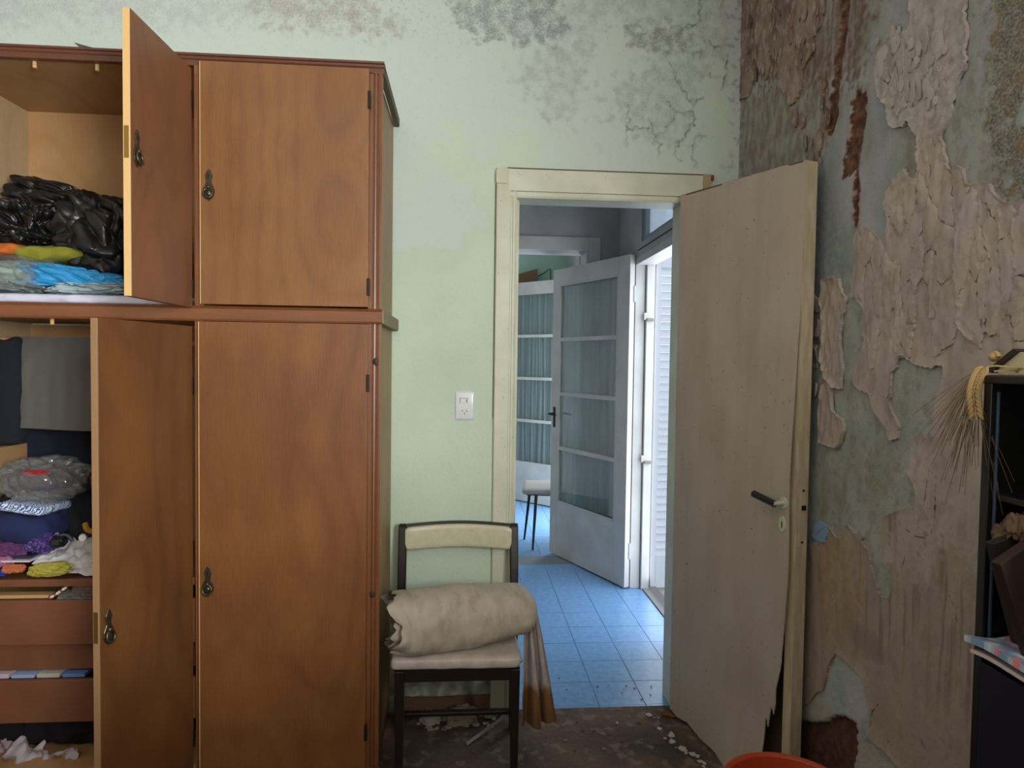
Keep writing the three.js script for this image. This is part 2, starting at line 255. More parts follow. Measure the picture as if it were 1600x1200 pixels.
// back wall: mint paint with mould, damp stains and cracks
{
  const cracks = [[[1047, 98], [1052, 112], [1060, 128], [1070, 145], [1082, 162], [1080, 172], [1084, 182], [1087, 198]], [[1082, 162], [1098, 152]], [[1080, 172], [1067, 176], [1056, 178], [1048, 166], [1040, 158]], [[1056, 178], [1045, 195], [1038, 206], [1024, 212], [1017, 198], [1016, 185]], [[1024, 212], [1031, 224], [1030, 240]], [[1080, 194], [1070, 212], [1058, 226], [1056, 244], [1062, 252]], [[1102, 210], [1086, 214], [1083, 232], [1082, 248], [1087, 258]], [[1094, 0], [1093, 26], [1090, 40], [1077, 40], [1062, 48], [1058, 60]], [[981, 160], [982, 190], [979, 206], [979, 225]], [[981, 201], [1012, 200]], [[1136, 82], [1135, 115], [1130, 140]], [[1108, 66], [1122, 74]], [[1108, 116], [1124, 122]]].map(Bk);
  const dark = Bk([[705, -20], [878, -20], [878, 62], [820, 62], [742, 55], [712, 30]]), band = Bk([[390, -10], [560, -15], [590, 20], [625, 42], [600, 48], [520, 42], [420, 34]]), blot = Bk([[978, 45], [1060, 42], [1070, 60], [1090, 76], [1010, 76], [980, 66]]), left = Bk([[-20, -30], [420, -30], [400, 30], [200, 34], [100, 30], [-20, 40]]);
  const corner = Bk([[1128, -20], [1175, -20], [1170, 290], [1150, 280], [1142, 130], [1136, 40]]);
  const wet = Bk([[600, 1060], [780, 1052], [790, 1200], [590, 1200]]);
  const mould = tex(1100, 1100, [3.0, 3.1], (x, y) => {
    const n = fbm(x * 1.6, y * 1.6, 5), f = fbm(x * 14, y * 14, 4), s = n2(x * 85, y * 85), s2 = n2(x * 31 + 7, y * 31);
    let c = mix3(hex('#cbdcc6'), hex('#c0d1bf'), clamp(0.5 + n * 0.8));
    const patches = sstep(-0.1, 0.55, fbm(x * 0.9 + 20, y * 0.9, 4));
    c = mix3(c, hex('#cbd5d3'), 0.75 * sstep(2.02, 2.16, y + 0.7 * n + 0.16 * f));             // paler, bluer colour towards the top, its edge broken by noise
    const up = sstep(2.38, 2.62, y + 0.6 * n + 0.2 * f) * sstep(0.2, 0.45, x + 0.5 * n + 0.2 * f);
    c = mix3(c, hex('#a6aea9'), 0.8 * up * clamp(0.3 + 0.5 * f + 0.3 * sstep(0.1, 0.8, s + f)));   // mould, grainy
    const stain = (poly, w, col, k) => { const d = sdNear(poly, x, y, 0.15) + 0.05 * f + 0.02 * s2; c = mix3(c, col, sstep(-w, w * 0.6, d) * k * clamp(0.55 + 0.7 * f + 0.4 * s)); };
    if (y > 2.3) { stain(dark, 0.03, hex('#868e89'), 0.75); stain(band, 0.05, hex('#9c9388'), 0.6); stain(blot, 0.03, hex('#83817a'), 0.6); stain(left, 0.06, hex('#aeb0b0'), 0.5); }
    if (x > 0.9) { const d = sdNear(corner, x, y, 0.15) + 0.03 * f; c = mix3(c, hex('#cdd2da'), sstep(-0.02, 0.03, d) * 0.7); c = mix3(c, hex('#858a87'), sstep(0.35, 0.8, s2 + f) * 0.4 * sstep(-0.03, 0.02, d)); }
    if (y < 0.35) { const d = sdNear(wet, x, y, 0.15) + 0.03 * f; c = mix3(c, hex('#77706a'), sstep(-0.03, 0.03, d) * 0.7 * clamp(0.6 + f)); }
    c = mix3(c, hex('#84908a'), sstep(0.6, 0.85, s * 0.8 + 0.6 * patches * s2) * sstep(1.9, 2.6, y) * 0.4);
    const wx = 0.009 * n2(x * 24, y * 24) + 0.003 * s, wy = 0.009 * n2(x * 24 + 9, y * 24) + 0.003 * s2, wid = clamp(0.5 + 0.8 * n2(x * 13, y * 13));
    for (const l of cracks) { const dx = x - l[0][0]; if (Math.abs(dx) > 0.4 || y < 2.1) continue; const d = distLine(l, x + wx, y + wy); if (d < 0.012) c = mix3(c, hex('#6d7872'), clamp((1 - sstep(0.0004, 0.0008 + 0.003 * wid, d)) * (0.45 + 0.5 * wid) + (1 - sstep(0.003, 0.012, d)) * 0.14)); }
    return c;
  }, { origin: [-1.89, 0] });
  const o = struct('wall_back', 'mint green bedroom wall with grey mould and branching cracks above the doorway', 'wall');
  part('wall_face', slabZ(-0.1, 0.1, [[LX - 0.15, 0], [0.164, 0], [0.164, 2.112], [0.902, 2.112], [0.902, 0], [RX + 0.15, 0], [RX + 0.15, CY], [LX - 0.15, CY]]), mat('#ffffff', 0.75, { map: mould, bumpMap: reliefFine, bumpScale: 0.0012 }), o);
  const b = struct('baseboard_back', 'low brown stained baseboard beside the doorway, broken along its top', 'baseboard');
  part('board', sheet([[-0.27, 0.0], [0.118, 0.0], [0.118, 0.066], [0.04, 0.069], [-0.08, 0.064], [-0.27, 0.068]], 0.008, { rag: 0.002, h: () => 0.016, t: 0.016 }), mat('#7a5b44', 0.85, { bumpMap: reliefFine, bumpScale: 0.002 }), b);
}
// side and rear walls
{
  const o = struct('wall_left', 'plain dull grey side wall of the bedroom', 'wall'); part('wall_face', bx(LX - 0.15, LX, 0, CY, 0, RZ, 0), roomPaint, o);
  const r = struct('wall_rear', 'plain dull grey end wall of the bedroom', 'wall'); part('wall_face', bx(LX - 0.15, RX + 0.15, 0, CY, RZ, RZ + 0.15, 0), roomPaint, r);
  const w = struct('window_1', 'white framed bedroom window with two panes in the peeling wall', 'window', [RX + 0.08, 1.22, 3.72]);
  part('frame', slabX(RX + 0.06, 0.05, rect(3.05, 4.39, 1.22, 2.19), [rect(3.1, 3.7, 1.26, 2.15), rect(3.74, 4.34, 1.26, 2.15)]), hallWhite, w);
  for (const [a, b] of [[3.1, 3.7], [3.74, 4.34]]) part('pane', bx(RX + 0.08, RX + 0.084, 1.26, 2.15, a, b, 0), glass, w);
}
// right wall: old grey-green coat on rough render, with gouges and bare patches, under peeling sheets of mauve-beige paint
const paintSheet = (() => {
  const P = W([[1427, -40], [1516, -40], [1515, 0], [1512, 28], [1516, 48], [1511, 78], [1516, 103], [1507, 115], [1495, 140], [1489, 180], [1474, 212], [1481, 240], [1488, 266], [1497, 258], [1507, 262], [1516, 288], [1527, 290], [1538, 283], [1552, 288], [1558, 305], [1575, 318], [1600, 312], [1690, 300], [1760, 420], [1760, 1300], [1440, 1330],
    [1408, 1200], [1385, 1172], [1368, 1160], [1361, 1135], [1364, 1108], [1356, 1090], [1352, 1060], [1335, 1042], [1322, 1030], [1308, 1021], [1297, 1040], [1294, 1062], [1288, 1078], [1278, 1083], [1268, 1098], [1240, 1112], [1160, 1130], [1160, 850], [1276, 850], [1280, 832], [1290, 824], [1298, 824], [1308, 838], [1317, 845], [1322, 824], [1327, 820], [1333, 828], [1340, 834], [1350, 830], [1352, 840], [1348, 845], [1358, 858], [1362, 870], [1365, 890], [1370, 905], [1378, 932], [1392, 935],
    [1400, 915], [1398, 893], [1388, 888], [1383, 865], [1380, 835], [1384, 808], [1400, 800], [1415, 795], [1432, 790], [1434, 765], [1428, 750], [1421, 737], [1426, 725], [1428, 690], [1437, 680], [1447, 676], [1450, 686], [1463, 683], [1458, 672], [1462, 665], [1466, 625], [1478, 585], [1478, 572], [1468, 570], [1462, 576], [1445, 573], [1430, 568], [1418, 558], [1408, 560], [1404, 575], [1397, 582], [1396, 600], [1395, 622], [1391, 626],
    [1398, 645], [1408, 665], [1406, 686], [1392, 688], [1390, 670], [1378, 655], [1368, 640], [1360, 615], [1345, 608], [1338, 600], [1334, 590], [1340, 570], [1350, 545], [1354, 530], [1350, 520], [1352, 500], [1352, 480], [1346, 474], [1337, 464], [1333, 463], [1338, 430], [1340, 400], [1338, 372], [1345, 360], [1352, 354], [1366, 360], [1375, 372], [1388, 370], [1392, 345], [1386, 325], [1388, 300], [1398, 285], [1410, 268], [1418, 262], [1421, 275], [1430, 281], [1440, 268], [1438, 250], [1440, 235], [1437, 215], [1428, 200], [1421, 186], [1418, 197], [1400, 201], [1392, 194], [1389, 165], [1376, 150], [1370, 112], [1378, 75], [1395, 60], [1415, 50], [1425, 40]]);
  return P;
})();
const flakeStrip = W([[1288, 437], [1297, 433], [1315, 436], [1322, 460], [1327, 466], [1318, 500], [1317, 545], [1321, 575], [1318, 608], [1305, 606], [1293, 590], [1285, 560], [1290, 520], [1286, 470]]);
const flakeTail = W([[1290, 600], [1301, 598], [1305, 640], [1315, 652], [1322, 655], [1323, 672], [1318, 690], [1312, 700], [1302, 698], [1285, 692], [1283, 645]]);
const flakeUpper = W([[1120, -60], [1290, -60], [1287, 10], [1285, 40], [1272, 60], [1275, 80], [1262, 100], [1255, 115], [1252, 140], [1244, 160], [1236, 166], [1230, 150], [1225, 142], [1222, 110], [1213, 84], [1206, 88], [1202, 122], [1195, 126], [1190, 115], [1186, 100], [1180, 125], [1172, 150], [1158, 156], [1120, 160]]);
const gouges = [[[1318, -30], [1330, -30], [1328, 5], [1322, 60], [1314, 110], [1309, 160], [1311, 180], [1298, 214], [1287, 197], [1290, 170], [1299, 150], [1302, 110], [1312, 50]], [[1338, 142], [1353, 142], [1353, 180], [1345, 230], [1341, 258], [1342, 300], [1340, 355], [1335, 352], [1333, 300], [1334, 268], [1318, 279], [1318, 255], [1328, 210], [1331, 160]]].map(W);
const bareBrick = W([[1200, 1125], [1268, 1128], [1290, 1128], [1308, 1118], [1320, 1120], [1338, 1132], [1338, 1170], [1330, 1215], [1330, 1290], [1200, 1290]]);
const palePatch = W([[1200, 1105], [1268, 1098], [1294, 1062], [1308, 1021], [1335, 1042], [1352, 1060], [1359, 1090], [1356, 1118], [1338, 1132], [1320, 1120], [1308, 1118], [1290, 1128], [1268, 1130], [1200, 1130]]);
const renderZone = W([[1562, -40], [1550, 60], [1545, 150], [1548, 230], [1560, 262], [1565, 310], [1700, 330], [1900, 300], [1900, -40]]);
const blueZone = W([[1230, 240], [1300, 225], [1318, 290], [1330, 360], [1330, 430], [1285, 440], [1230, 440]]);
const brownTop = W([[1120, -80], [1365, -80], [1360, 30], [1352, 110], [1340, 135], [1312, 120], [1290, 140], [1250, 150], [1190, 120], [1120, 160]]);
const lavender = W([[1292, 120], [1376, 60], [1395, 190], [1400, 300], [1385, 380], [1335, 400], [1300, 300], [1285, 230]]);
const oliveZone = W([[1158, 150], [1300, 110], [1292, 230], [1240, 262], [1158, 290]]);
const oldDamp = (x, y) => fbm(x * 3 + 40, y * 1.3, 4);
{
  const relief = (z, y) => {
    let h = 0.0016 * fbm(z * 30, y * 22, 3) + 0.0009 * n2(z * 140, y * 140); if (y > 1.9) h += 0.003 * sstep(-0.05, 0.1, sdNear(brownTop, z, y, 0.2)) * fbm(z * 45, y * 14, 3);
    if (y > 1.4) { const g = sstep(-0.01, 0.02, sdNear(renderZone, z, y, 0.15)); if (g > 0) h += g * (0.0022 * n2(z * 170, y * 170) + 0.002 * n2(z * 90 + 4, y * 90)); for (const q of gouges) h -= 0.009 * sstep(-0.003, 0.014, sdNear(q, z, y, 0.15) + 0.006 * n2(z * 70, y * 40)); }
    if (y < 0.75) h -= 0.014 * sstep(-0.004, 0.006, sdNear(bareBrick, z, y, 0.15) + 0.004 * n2(z * 80, y * 80)) - 0.003 * fbm(z * 40, y * 40, 3);
    return h;
  };
  const colour = tex(760, 1472, [1.6, 3.1], (z, y) => {
    const n = fbm(z * 4, y * 3, 5), f = fbm(z * 24, y * 24, 4), s = n2(z * 190, y * 190), st = fbm(z * 26, y * 2.2, 4);
    let c = mix3(hex('#aeb0aa'), hex('#989f99'), clamp(0.5 + n));
    c = mix3(c, hex('#b4aeb2'), 0.7 * sstep(0.0, 0.5, fbm(z * 5 + 60, y * 2.2, 4)));
    c = mix3(c, hex('#8a8168'), 0.6 * sstep(0.12, 0.6, oldDamp(z, y)));
    c = mix3(c, hex('#93a099'), 0.5 * sstep(0.05, 0.5, fbm(z * 6 + 90, y * 4, 4)));
    c = mix3(c, hex('#8d8177'), 0.45 * sstep(0.02, 0.42, fbm(z * 13 + 7, y * 8, 4)));
    c = mix3(c, hex('#a9a6b4'), 0.6 * sstep(0.05, 0.4, fbm(z * 8 + 21, y * 5, 3)) * sstep(1.5, 1.8, y));
    c = mix3(c, hex('#6b655a'), sstep(0.25, 0.75, f + 0.45 * s) * 0.38); c = mix3(c, hex('#b9b4ad'), sstep(0.45, 0.85, -f + 0.4 * s) * 0.25);
    const d1 = sdNear(blueZone, z, y, 0.15) + 0.05 * n; c = mix3(c, hex('#7f8d97'), sstep(-0.04, 0.05, d1) * 0.8 * clamp(0.7 + f)); 
    if (y > 1.5) {
      const d4 = sdNear(lavender, z, y, 0.15) + 0.06 * n + 0.04 * f; c = mix3(c, mix3(hex('#b3afbb'), hex('#9aa2a6'), clamp(0.5 + 1.5 * n)), sstep(-0.02, 0.03, d4) * 0.8 * clamp(0.75 + 0.6 * f));
      const d5 = sdNear(oliveZone, z, y, 0.15) + 0.06 * f; c = mix3(c, mix3(hex('#a29d96'), hex('#7f776e'), clamp(0.5 + 1.4 * fbm(z * 18, y * 9, 3))), sstep(-0.02, 0.03, d5) * 0.75); c = mix3(c, hex('#94714f'), sstep(-0.01, 0.02, d5) * sstep(0.15, 0.45, fbm(z * 22 + 4, y * 7, 3)) * 0.6);
    }
    const d2 = sdNear(brownTop, z, y, 0.15) + 0.09 * f; c = mix3(c, mix3(hex('#8f7a6e'), hex('#6b564b'), clamp(0.5 + f)), sstep(-0.03, 0.05, d2) * clamp(0.7 + 0.8 * st));
    const d3 = sdNear(renderZone, z, y, 0.15) + 0.03 * f; if (d3 > -0.04) { const g = sstep(-0.03, 0.02, d3); c = mix3(c, mix3(hex('#a09a8b'), hex('#57534a'), clamp(0.4 + 0.5 * n2(z * 105, y * 105) + 0.3 * s + 0.3 * f)), g * 0.9); c = mix3(c, hex('#8d6f4e'), g * sstep(0.1, 0.5, fbm(z * 16, y * 12 + 8, 3)) * 0.55); c = mix3(c, hex('#a5b0b6'), g * sstep(0.18, 0.42, fbm(z * 9 + 3, y * 7, 3)) * 0.8); }
    if (y > 1.5) for (const q of gouges) { const d = sdNear(q, z, y, 0.15) + 0.014 * f + 0.003 * s; c = mix3(c, mix3(mix3(hex('#7a5644'), hex('#4a2a1e'), clamp(0.5 + 1.3 * f + 0.3 * s)), hex('#9a8470'), sstep(0.3, 0.6, fbm(z * 50, y * 20, 2)) * 0.6), sstep(-0.006, 0.005, d)); c = mix3(c, hex('#7d6656'), 0.4 * sstep(-0.03, -0.004, d) * (1 - sstep(-0.004, 0.0, d)) * clamp(0.4 + st)); }
    if (y < 0.9) { const d = sdNear(palePatch, z, y, 0.15) + 0.004 * f; c = mix3(c, mix3(hex('#b9b7ba'), hex('#9fb0ac'), clamp(0.4 + 1.2 * n)), sstep(-0.004, 0.004, d)); const e = sdNear(bareBrick, z, y, 0.15) + 0.006 * f; c = mix3(c, mix3(hex('#6a4438'), hex('#4a2c25'), clamp(0.5 + f + 0.3 * s)), sstep(-0.003, 0.003, e)); if (y < 0.4 && e < 0) c = mix3(c, hex('#b5aaa0'), sstep(0.003, 0.006, -e) * 0.6); }
    return c;
  }, { wrap: THREE.ClampToEdgeWrapping });
  const m = mat('#ffffff', 0.88, { map: colour, bumpMap: tex(512, 512, [0.5, 0.5], (x, y) => 0.5 + 0.25 * n2(x * 260, y * 260) + 0.25 * fbm(x * 60, y * 60, 3), { srgb: false, wrap: THREE.MirroredRepeatWrapping }), bumpScale: 0.0018 });
  const g = surf(200, 388, (u, v) => { const z = u * 1.6, y = v * CY; return [z, y, relief(z, y)]; }), p = g.attributes.position;
  const uv = new Float32Array(p.count * 2); for (let i = 0; i < p.count; i++) { uv[i * 2] = p.getX(i); uv[i * 2 + 1] = p.getY(i); } g.setAttribute('uv', new THREE.BufferAttribute(uv, 2));
  const toWall = basis(V(0, 0, 1), V(0, 1, 0), V(-1, 0, 0), V(RX, 0, 0));
  const o = struct('wall_right', 'damp bedroom wall of grey green plaster with peeling mauve beige paint', 'wall');
  part('old_plaster', g.applyMatrix4(toWall), m, o, 'grey green old coat with rust brown gouges and rough render');
  part('wall_core', merge([bx(RX + 0.03, RX + 0.15, 0, CY, 0, 1.6, 0), slabX(RX, 0.15, rect(1.6, RZ, 0, CY), [rect(3.05, 4.39, 1.22, 2.19)])]), mat('#a79c92', 0.9), o);

  // the paint coat, with its hairline cracks
  const hair = [[[1446, 790], [1454, 735], [1464, 742], [1465, 765], [1462, 800]], [[1418, 828], [1432, 838], [1456, 842], [1464, 790]], [[1362, 1140], [1366, 1112], [1374, 1100]], [[1440, 1155], [1448, 1170]], [[1388, 1160], [1395, 1158]], [[1484, 930], [1494, 950], [1497, 970]], [[1289, 1019], [1293, 1032], [1297, 1040]], [[1415, 870], [1410, 890]]].map(W);
  const coat = tex(760, 1472, [1.6, 3.1], (z, y) => {
    const n = fbm(z * 5 + 11, y * 3, 5), f = fbm(z * 26, y * 26, 4), st = fbm(z * 34, y * 1.5 + 3, 3), s = n2(z * 150, y * 150);
    let c = mix3(hex('#bcaea5'), hex('#aa9c94'), clamp(0.5 + n));
    c = mix3(c, hex('#b3a8ac'), 0.6 * sstep(0.0, 0.5, fbm(z * 6 + 31, y * 3.5, 4)));
    c = mix3(c, hex('#b9b1b2'), 0.75 * sstep(1.98, 2.04, y + 0.2 * n + 0.06 * f));
    const low = 1 - sstep(0.97, 1.05, y + 0.3 * n + 0.1 * f);
    c = mix3(c, hex('#9c8a78'), low * 0.6);
    c = mix3(c, hex('#7d6d60'), low * sstep(0.05, 0.5, st) * 0.7 * sstep(0.55, 0.75, y + 0.1 * f) * sstep(0.75, 0.95, z));     // water runs
    const oc = Math.hypot((z - 0.78) / 0.16, (y - 0.78) / 0.2) + 0.5 * n; c = mix3(c, hex('#a1824f'), (1 - sstep(0.4, 1.1, oc)) * 0.55 * clamp(0.6 + f + 0.5 * st));
    const gp = Math.hypot((z - 0.92) / 0.1, (y - 0.67) / 0.05) + 0.4 * f; c = mix3(c, hex('#7d706c'), (1 - sstep(0.55, 1.0, gp)) * 0.5);
    c = mix3(c, hex('#7d7065'), sstep(0.3, 0.8, f + 0.4 * s) * 0.3); c = mix3(c, hex('#c2b7b0'), sstep(0.4, 0.8, -f + 0.4 * s) * 0.2); c = mix3(c, hex('#8f7f74'), 0.35 * sstep(0.1, 0.45, fbm(z * 14 + 5, y * 7, 3)));
    if (y < 1.2 && z > 0.6) for (const l of hair) { if (Math.abs(l[0][0] - z) > 0.15 || Math.abs(l[0][1] - y) > 0.2) continue; const d = distLine(l, z + 0.002 * f, y); if (d < 0.004) c = mix3(c, hex('#3a2e27'), (1 - sstep(0.0003, 0.0019, d)) * clamp(0.55 + 0.9 * n2(z * 40, y * 40))); }
    return c;
  }, { wrap: THREE.ClampToEdgeWrapping });
  const cm = mat('#ffffff', 0.7, { map: coat, bumpMap: reliefFine, bumpScale: 0.0016 });
  const stained = mat('#ffffff', 0.75, { map: tex(512, 512, [0.8, 0.9], (z, y) => { const f = fbm(z * 26, y * 12, 4), n = fbm(z * 6, y * 3, 3); return mix3(mix3(hex('#a59085'), hex('#735d52'), clamp(0.5 + 1.1 * n)), hex('#b3a79c'), sstep(0.08, 0.4, f) * 0.7); }, { wrap: THREE.MirroredRepeatWrapping }), bumpMap: reliefFine, bumpScale: 0.003 });
  const bark = (z, y) => sstep(1.28, 1.42, y) * (1 - sstep(2.3, 2.5, y));
  const cell = (z, y) => { const k = n2(z * 11, y * 4.2), k2 = n2(z * 23 + 8, y * 9); return 1 - Math.pow(Math.min(1, Math.abs(k * 1.6 + 0.4 * k2)), 0.5); };
  const lumps = (z, y) => sstep(1.75, 1.9, y) * (0.006 * Math.max(0, n2(z * 48, y * 36)) + 0.003 * Math.max(0, n2(z * 110, y * 80)));
  const put = (name, geo, material, label) => part(name, geo.applyMatrix4(toWall), material, o, label);
  put('paint_sheet', sheet(paintSheet, 0.006, { rag: 0.0025, ragf: 70, h: (z, y, d) => 0.0035 + 0.0045 * Math.exp(-d / 0.012) + 0.002 * n2(z * 14, y * 7) + bark(z, y) * 0.003 * cell(z, y) + lumps(z, y), t: 0.009 }), cm, 'large peeling sheet of mauve beige paint with curled edges');
  put('paint_flake', sheet(flakeStrip, 0.005, { rag: 0.002, h: (z, y, d) => 0.007 + 0.006 * Math.exp(-d / 0.01) + 0.003 * n2(z * 60, y * 14), t: 0.011 }), cm);
  put('paint_flake', sheet(flakeTail, 0.005, { rag: 0.002, h: (z, y, d) => 0.008 + 0.006 * Math.exp(-d / 0.01) + 0.003 * n2(z * 40, y * 14), t: 0.012 }), cm);
  put('paint_flake', sheet(flakeUpper, 0.006, { rag: 0.003, h: (z, y, d) => 0.004 + 0.004 * Math.exp(-d / 0.012) + 0.003 * n2(z * 22, y * 10) + 0.0025 * n2(z * 60, y * 24), t: 0.009 }), stained, 'brown stained torn paint near the wall corner');
  put('paint_flake', sheet(W([[1272, 838], [1276, 820], [1284, 814], [1294, 820], [1297, 832], [1291, 848], [1281, 845]]), 0.003, { rag: 0.002, h: () => 0.008, t: 0.006 }), mat('#7fa3c4', 0.85), 'small sky blue paint fragment');
  // scales of paint over the blistered zone: elongated cells, each a curled flake of its own
  const zone = W([[1345, 368], [1392, 375], [1420, 288], [1445, 272], [1445, 215], [1478, 215], [1490, 268], [1512, 292], [1560, 300], [1640, 318], [1700, 500], [1600, 560], [1500, 560], [1484, 566], [1440, 562], [1405, 552], [1392, 610], [1345, 598], [1355, 520], [1342, 440]]);
  const R = rng(77), seeds = [], K = 3.3;
  for (let j = 0; j < 11; j++) for (let i = 0; i < 24; i++) if (R() > 0.12) seeds.push([0.62 + (i + (j % 2) * 0.5 + 1.15 * (R() - 0.5)) * 0.038, 1.33 + (j + 1.3 * (R() - 0.5)) * 0.118]);
  for (const [a, b] of seeds) {
    const off = R(); if (sdPoly(zone, a, b) < 0.004 || off < 0.08) continue;
    let poly = [[a - 0.07, b - 0.24], [a + 0.07, b - 0.24], [a + 0.07, b + 0.24], [a - 0.07, b + 0.24]];
    for (const [c, d] of seeds) {
      const ex = c - a, ey = (d - b) / K; if ((!ex && !ey) || Math.hypot(ex, ey) > 0.15) continue;
      const side = (p) => (p[0] - a) * ex + ((p[1] - b) / K) * ey - (ex * ex + ey * ey) / 2, next = [];
      poly.forEach((p, i) => { const q = poly[(i + 1) % poly.length], sp = side(p), sq = side(q); if (sp <= 0) next.push(p); if ((sp <= 0) !== (sq <= 0)) { const t = sp / (sp - sq); next.push([lerp(p[0], q[0], t), lerp(p[1], q[1], t)]); } });
      poly = next;
    }
    const lift = 0.003 + 0.004 * R(), tx = (R() - 0.6) * 0.12, sd = R() * 50, curl = 0.002 + 0.004 * R();
    put('paint_flake', sheet(poly, 0.004, { rag: 0.005, ragf: 34, seed: sd, sdf: (d, z, y) => Math.min(d - 0.0008, sdPoly(paintSheet, z, y) - 0.004), h: (z, y, d) => 0.0055 + lift * Math.sqrt(Math.min(1, d / 0.02)) + tx * (z - a) + curl * Math.exp(-d / 0.005) * (z < a ? 1 : 0.25) + 0.0012 * n2(z * 30 + sd, y * 14), t: 0.007 }), cm);
  }
  // crumbs of lifted paint where the coat has broken up
  const crumbs = [[W([[1372, 60], [1425, 45], [1440, 90], [1432, 150], [1408, 168], [1380, 150]]), 70, cm], [W([[1165, 20], [1290, 10], [1272, 70], [1250, 150], [1225, 120], [1200, 110], [1170, 140]]), 46, stained], [W([[1430, 60], [1480, 40], [1482, 150], [1440, 170]]), 36, cm], [W([[1278, 440], [1288, 440], [1286, 560], [1276, 640]]), 8, cm], [W([[1240, 150], [1300, 120], [1300, 260], [1230, 235]]), 14, stained]];
  for (const [zoneP, n, m2] of crumbs) {
    let x0 = 9, x1 = -9, y0 = 9, y1 = -9; for (const [x, y] of zoneP) { x0 = Math.min(x0, x); x1 = Math.max(x1, x); y0 = Math.min(y0, y); y1 = Math.max(y1, y); }
    for (let i = 0, tries = 0; i < n && tries < 600; tries++) {
      const a = lerp(x0, x1, R()), b = lerp(y0, y1, R()); if (sdPoly(zoneP, a, b) < 0) continue; i++;
      const w = 0.005 + 0.009 * R(), hh = w * (1.2 + 1.8 * R()), k = 7, ph = R() * 6, pl = []; for (let q = 0; q < k; q++) { const t = (q / k) * 6.283, r = 0.75 + 0.4 * R(); pl.push([a + w * r * Math.cos(t), b + hh * r * Math.sin(t)]); }
      const lift = 0.006 + 0.006 * R(), tx = (R() - 0.5) * 0.5, ty = (R() - 0.3) * 0.35;
      put('paint_flake', sheet(pl, 0.003, { rag: 0.0012, ragf: 130, seed: ph * 9, h: (z, y, d) => Math.max(0.001, lift + tx * (z - a) + ty * (y - b) + 0.12 * Math.min(d, 0.006)), t: 0.004 }), m2);
    }
  }
}

